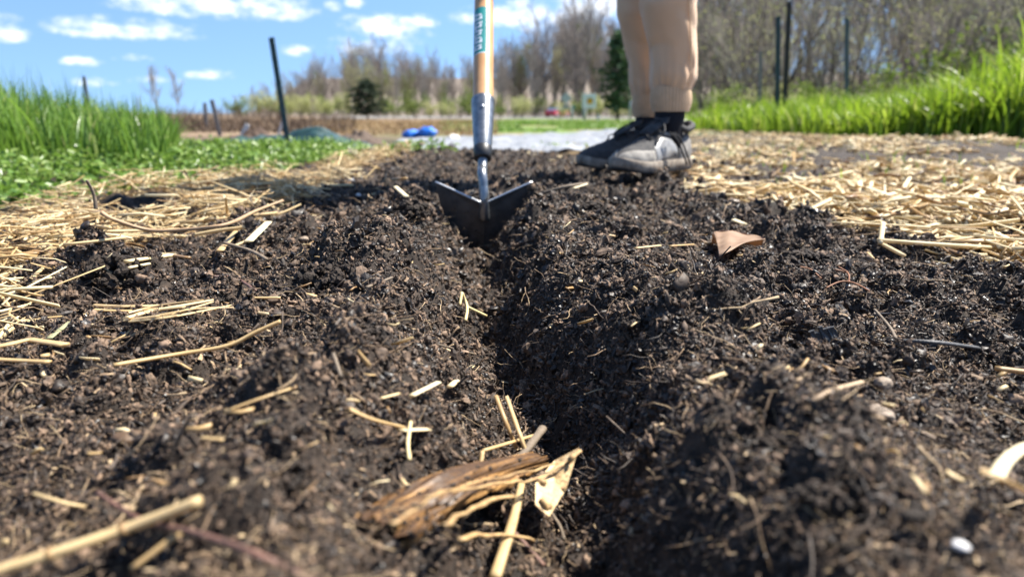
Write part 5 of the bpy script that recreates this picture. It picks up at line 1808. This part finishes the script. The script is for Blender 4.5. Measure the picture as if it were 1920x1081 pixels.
# ------------------------------------------------------------------ trees and shrubs
def bark(name, c0, c1):
    return mat_instances(name, [(0, c0), (1, c1)], (.8, .95), .2, 3, attr='tint', noise_mix=.3)
M_BARK = bark('grey_bark', (.11, .096, .084), (.24, .21, .18))
M_BARKD = bark('dark_bark', (.045, .038, .032), (.11, .092, .078))
M_TWIGS = bark('brown_twigs', (.18, .15, .13), (.34, .285, .245))
M_TWIGG = bark('grey_twigs', (.19, .17, .15), (.37, .33, .285))
M_TWIGR = bark('russet_twigs', (.13, .09, .068), (.27, .19, .145))
M_BUD = mat_instances('pale_spring_buds', [(0, (.24, .27, .08)), (.5, (.38, .40, .15)), (1, (.54, .52, .28))], (.6, .8), .2, 2, attr='tint', translucent=.35, noise_mix=.1)
M_BUDG = mat_instances('green_spring_leaves', [(0, (.06, .10, .015)), (.5, (.13, .19, .03)), (1, (.24, .29, .06))], (.6, .8), .2, 2, attr='tint', translucent=.35, noise_mix=.1)
M_NEEDLE = mat_instances('dark_needles', [(0, (.022, .036, .024)), (.5, (.045, .068, .040)), (1, (.075, .105, .058))], (.7, .9), .2, 2, attr='tint', translucent=.1, noise_mix=.1)
M_NEEDLEG = mat_instances('green_needles', [(0, (.025, .055, .028)), (.5, (.05, .10, .045)), (1, (.09, .15, .065))], (.7, .9), .2, 2, attr='tint', translucent=.1, noise_mix=.1)

def gen_branches(seed, H, stems, spread, levels, kids, lean=.15, first=.25, up=.35, wob=.12, thick=.012, ratio=.62):
    r = random.Random(seed)
    trunk = []; twig = []; ends = []
    def grow(p, d, L, r0, lev):
        k = 5 if lev == 0 else (4 if lev == 1 else 3)
        pts = [p.copy()]
        dd = d.copy()
        for i in range(k):
            dd = (dd + Vector((r.uniform(-1, 1), r.uniform(-1, 1), r.uniform(-.5, .7))) * wob * (1 if lev else .55) + Vector((0, 0, up * .12))).normalized()
            pts.append(pts[-1] + dd * L / k)
        r1 = r0 * (.35 if lev == 0 else .3)
        rad = [max(r0 + (r1 - r0) * i / k, .0012 * H * .35) for i in range(k + 1)]
        (trunk if lev <= 1 else twig).append((pts, rad, 6 if lev == 0 else (4 if lev == 1 else 3)))
        if lev >= levels:
            ends.extend(pts[1:]); return
        nk = kids[lev]
        for c in range(nk):
            q = (first if lev == 0 else .18) + (1 - (first if lev == 0 else .18)) * (c + r.random()) / nk
            q = min(q, .99)
            i = min(int(q * k), k - 1); f = q * k - i
            bp = pts[i].lerp(pts[i + 1], f)
            td = (pts[i + 1] - pts[i]).normalized()
            az = r.uniform(0, 2 * math.pi)
            perp = td.orthogonal().normalized(); perp.rotate(Matrix.Rotation(az, 3, td))
            ang = spread * r.uniform(.6, 1.25)
            nd = (td * math.cos(ang) + perp * math.sin(ang) + Vector((0, 0, up * .35))).normalized()
            grow(bp, nd, L * ratio * (1.12 - .55 * q) * r.uniform(.7, 1.15), max(r1 + (r0 - r1) * (1 - q), r1) * .62, lev + 1)
    for s_ in range(stems):
        a = r.uniform(0, 2 * math.pi); le = lean * (r.uniform(.5, 1.6) if stems > 1 else r.uniform(0, 1))
        d = Vector((math.cos(a) * le, math.sin(a) * le, 1)).normalized()
        b = Vector((math.cos(a), math.sin(a), 0)) * (.03 * H * (stems > 1) * r.random()) + Vector((0, 0, -.02 * H))
        grow(b, d, H * (.82 if stems == 1 else r.uniform(.5, .8)), thick * H * (1 if stems == 1 else r.uniform(.5, .8)), 0)
    return trunk, twig, ends

def tree_meshes(name, seed, mt_trunk, mt_twig, leaf=None, n_leaf=0, leaf_size=.2, twig_w=1.0, **kw):
    trunk, twig, ends = gen_branches(seed, **kw)
    r = random.Random(seed + 5)
    a = MB()
    for pts, rad, n in trunk: a.tube(pts, rad, n, caps=False, tint=r.random())
    b = MB()
    for pts, rad, n in twig: b.tube(pts, [q * twig_w for q in rad], 3, caps=False, tint=r.random())
    ma = a.mesh(name + '_trunk', mt_trunk); mb_ = b.mesh(name + '_crown', mt_twig)
    ml = None
    if leaf and n_leaf:
        e = np.array([tuple(p) for p in ends])
        c = e[rng.integers(0, len(e), n_leaf)] + rng.normal(0, leaf_size * 1.1, (n_leaf, 3))
        tmp = leaves('tmp', c, rng.uniform(.5, 1.2, n_leaf) * leaf_size, leaf, flat=.0, aspect=.7)
        ml = tmp.data; bpy.data.objects.remove(tmp)
    return ma, mb_, ml

TREE_KINDS = {
    'tall': [tree_meshes('tall_tree', 500 + k, M_BARK, (M_TWIGS, M_TWIGG)[k % 2], H=10, stems=1, spread=.62, levels=3, kids=(15, 8, 6), up=.5, first=.22, ratio=.50, thick=.011, twig_w=2.0) for k in range(4)],
    'bud': [tree_meshes('budding_tree', 520 + k, M_BARK, (M_TWIGS, M_TWIGR)[k % 2], (M_BUD, M_BUDG)[k % 2], 700, .20, H=10, stems=1, spread=.6, levels=3, kids=(14, 8, 5), up=.5, first=.15, ratio=.5, thick=.010, twig_w=2.0) for k in range(3)],
    'thicket': [tree_meshes('thicket_shrub', 540 + k, M_BARKD, (M_TWIGG, M_TWIGS)[k % 2], M_BUD, 420, .055, H=4.0, stems=6, spread=.5, levels=3, kids=(9, 6, 5), lean=.32, up=.35, first=.12, ratio=.52, thick=.009, twig_w=1.3) for k in range(4)],
    'shrub': [tree_meshes('spring_shrub', 560 + k, M_BARKD, M_TWIGS, (M_BUDG, M_BUD)[k % 2], 1100, .15, H=3.0, stems=6, spread=.6, levels=2, kids=(6, 5), lean=.5, up=.3, first=.1, ratio=.55, thick=.010) for k in range(4)],
    'brush': [tree_meshes('brush', 580 + k, M_BARKD, M_TWIGR, None, 0, .1, H=2.4, stems=7, spread=.5, levels=2, kids=(7, 6), lean=.4, up=.3, first=.1, ratio=.5, thick=.010, twig_w=1.5) for k in range(2)],
}
def conifer(seed, H, mt, n=2600, w=.26, rnd=False):
    r = random.Random(seed); a = MB()
    a.tube([(0, 0, -.2), (0, 0, H * .5), (0, 0, H * .98)], [.022 * H, .014 * H, .003 * H], 7)
    pts = []
    for k in range(60):
        z = H * (.14 + .84 * (k / 60)); rad = H * w * (1 - (z / H - .14) / .86) ** .75 * r.uniform(.65, 1.15)
        if rnd: rad = H * w * math.sin(math.pi * min(1, .18 + .80 * k / 60)) ** .7 * r.uniform(.5, 1.2)
        az = k * 2.4 + r.uniform(-.3, .3)
        tip = Vector((math.cos(az) * rad, math.sin(az) * rad, z - rad * .1))
        a.tube([(0, 0, z), tuple(Vector((0, 0, z)).lerp(tip, .5) + Vector((0, 0, .03 * H * .2))), tuple(tip)], [.005 * H, .003 * H, .001 * H], 3, caps=False)
        for m in range(n // 60):
            q = r.uniform(.2, 1.02)
            p = Vector((0, 0, z)).lerp(tip, q) + Vector((r.gauss(0, 1), r.gauss(0, 1), r.gauss(0, .6))) * H * .022
            pts.append(tuple(p))
    ma = a.mesh('conifer_trunk', M_BARKD)
    tmp = leaves('tmp', np.array(pts), rng.uniform(.04, .09, len(pts)) * H, mt, flat=.3, aspect=.4)
    ml = tmp.data; bpy.data.objects.remove(tmp)
    return ma, ml, None
TREE_KINDS['conifer'] = [conifer(601, 6, M_NEEDLE, 4200, .42, True)]
TREE_KINDS['pine'] = [conifer(607, 8, M_NEEDLEG, 1500, .24, True)]
TREE_H = {'tall': 10, 'bud': 10, 'thicket': 4.0, 'shrub': 3.0, 'brush': 2.4, 'conifer': 6, 'pine': 8}
NAMES = {'tall': 'bare_tree', 'bud': 'budding_tree', 'thicket': 'thicket_tree', 'shrub': 'spring_shrub', 'brush': 'dead_brush', 'conifer': 'evergreen_tree', 'pine': 'pine_tree'}
CATS = {'tall': 'tree', 'bud': 'tree', 'thicket': 'tree', 'shrub': 'shrub', 'brush': 'shrub', 'conifer': 'tree', 'pine': 'tree'}
tr_ = random.Random(77)
def plant(kind, x, y, h, label, group=None, var=None, wide=1.0, z=None):
    ma, mc, ml = TREE_KINDS[kind][tr_.randrange(len(TREE_KINDS[kind])) if var is None else var]
    zz = float(terrain_low(np.array([x]), np.array([y]))[0]) if z is None else z
    o = thing(NAMES[kind], (x, y, zz), label, CATS[kind], group, rz=tr_.uniform(0, 6.28))
    s_ = h / TREE_H[kind]
    o.scale = (s_ * wide, s_ * wide, s_)
    link('trunk', ma, o)
    cr = link('crown', mc, o)
    if ml is not None: link('buds', ml, cr)['kind'] = 'stuff'
    return o
def at_px(px, Y): return (px - 960) / FPX * Y * 1.03

# the far wood: three ranks, tree tops following the photographed skyline
TOPS = ([440, 480, 520, 560, 620, 700, 760, 820, 870, 930, 1000, 1040, 1080, 1130, 1180, 1250, 1330], [205, 182, 158, 136, 112, 88, 100, 110, 118, 95, 62, 40, 22, 48, 60, 40, 20])
def skyline(px): return float(np.interp(px, *TOPS))
px = 455
while px < 1330:
    for rank, Y in enumerate((120, 132, 146, 162)):
        q = px + tr_.uniform(-16, 16); YY = Y + tr_.uniform(-5, 5)
        top = skyline(q) + (30, 16, 4, 0)[rank] + tr_.uniform(-8, 26)
        h = CAM_H + (212 - top) / FPX * YY * 1.05 - float(terrain_low(np.array([at_px(q, YY)]), np.array([YY]))[0])
        if h < 2: continue
        kind = 'bud' if (rank == 0 and tr_.random() < (.75 if q < 900 else .2)) or tr_.random() < .1 else 'tall'
        left_ = q < 900
        if kind == 'tall':
            plant(kind, at_px(q, YY), YY, h, 'bare grey brown tree of the far wood ' + ('left of the hoe' if left_ else 'right of the hoe'),
                  'bare trees of the far wood, left' if left_ else 'bare trees of the far wood, middle', wide=tr_.uniform(.8, 1.1))
        else:
            plant(kind, at_px(q, YY), YY, h * .9, 'tree with pale spring buds in the far wood ' + ('left of the hoe' if left_ else 'right of the hoe'),
                  'budding trees of the far wood, left' if left_ else 'budding trees of the far wood, middle', wide=tr_.uniform(.8, 1.1))
    px += 17
# distinct trees
plant('tall', at_px(336, 120), 120, 8.6, 'lone thin bare tree far left beyond the rye, taller left one of two', var=1, wide=1.0)
plant('tall', at_px(372, 124), 124, 8.2, 'lone thin bare tree far left beyond the rye, right one of two', var=2, wide=.95)
plant('tall', at_px(302, 120), 120, 3.6, 'small bare sapling far left above the rye', var=0, wide=.6)
plant('tall', at_px(1085, 118), 118, 21.5, 'very tall bare tree rising out of the frame right of the hoe handle', var=3, wide=.6)
plant('tall', at_px(1020, 120), 120, 17.0, 'tall wide bare tree just right of the hoe handle', var=0, wide=.9)
plant('tall', at_px(700, 128), 128, 13.2, 'tallest bare tree over the dark evergreen in the left wood', var=1, wide=.8)
plant('conifer', at_px(705, 96), 96, 5.2, 'dark round evergreen at the edge of the left wood', wide=1.25)
plant('pine', at_px(1146, 74), 74, 9.0, 'green pine with dark trunk just left of the trousers')
# shrubs along the foot of the wood
px = 470
while px < 1300:
    Y = tr_.uniform(98, 116); q = px + tr_.uniform(-8, 8)
    if not (690 < q < 722):
        plant('shrub', at_px(q, Y), Y, tr_.uniform(2.0, 4.4), 'yellow green shrub at the foot of the far wood ' + ('left of the hoe' if q < 900 else 'right of the hoe'),
              'shrubs at the foot of the far wood, left' if q < 900 else 'shrubs at the foot of the far wood, middle', wide=tr_.uniform(.9, 1.5))
    px += 19
# low rusty brush on the left
px = 255
while px < 560:
    Y = tr_.uniform(40, 70)
    plant('brush', at_px(px, Y), Y, tr_.uniform(.9, 1.6) * Y / 50, 'rusty brown bare brush in the field left of the tall green post', 'dead brush in the left field', wide=tr_.uniform(1.2, 1.8))
    px += 11
# the near thicket on the right: big fanning trees in front, thinner ranks behind
for (q, Y, h, v_, wd, lab) in ((1385, 15, 3.3, 0, 1.2, 'bare fanning tree left of the pair of dark posts'), (1435, 18, 3.9, 1, 1.0, 'bare grey tree right behind the pair of dark posts'),
        (1535, 14, 3.2, 2, 1.25, 'wide bare tree between the dark posts and the grey green post'), (1630, 17, 4.0, 3, 1.2, 'bare tree with pale buds right of the grey green post'),
        (1705, 15, 3.4, 1, 1.3, 'bare tree over the middle of the right grass'), (1775, 18, 4.4, 0, 1.1, 'dark branched tree above the tall right grass'),
        (1850, 16, 3.8, 2, 1.2, 'bare tree left of the dark shrub at the right edge'), (1335, 17, 3.6, 3, 1.1, 'bare tree touching the trousers on their right'),
        (1960, 14, 3.4, 3, 1.2, 'bare tree just past the right edge behind the dark shrub')):
    plant('thicket', at_px(q, Y), Y, h, lab, var=v_, wide=wd)
for rank, (Y0, Y1, step) in enumerate(((20, 26, 62), (28, 36, 38), (42, 56, 26))):
    px = 1300
    while px < 2080:
        Y = tr_.uniform(Y0, Y1); q = px + tr_.uniform(-20, 20)
        if rank == 0:
            plant('thicket', at_px(q, Y), Y, tr_.uniform(.15, .24) * Y, 'bare many stemmed tree in the thicket behind the right grass', 'thicket trees behind the right grass', wide=tr_.uniform(.9, 1.4))
        else:
            plant('tall' if tr_.random() < .6 else 'bud', at_px(q, Y), Y, tr_.uniform(.15, .27) * Y, 'grey tree rising behind the thicket on the right', 'trees behind the right thicket', wide=tr_.uniform(.8, 1.4))
        px += step
px = 1310
while px < 2000:
    Y = tr_.uniform(12, 18)
    plant('shrub', at_px(px, Y), Y, tr_.uniform(.35, .95) * Y / 13, 'low green undergrowth shrub behind the right grass', 'undergrowth behind the right grass', wide=tr_.uniform(1.2, 2.0))
    px += 34
for (q, Y, h, lab) in ((1330, 12, .75, 'low green shrub just right of the trousers'), (1500, 12, .8, 'green shrub behind the pair of dark posts'), (1650, 12.5, 1.15, 'round green shrub behind the middle of the right grass'),
                       (1730, 14, 1.5, 'green shrub below the dark branches at the right'), (1800, 15, 2.2, 'yellow green shrub rising over the tall right grass'), (1580, 13, .8, 'low green shrub at the foot of the grey green post')):
    plant('shrub', at_px(q, Y), Y, h, lab, var=0, wide=1.3)
plant('thicket', at_px(1900, 9.5), 9.5, 2.6, 'dark bare shrub fanning out at the right edge', var=0, wide=1.0)
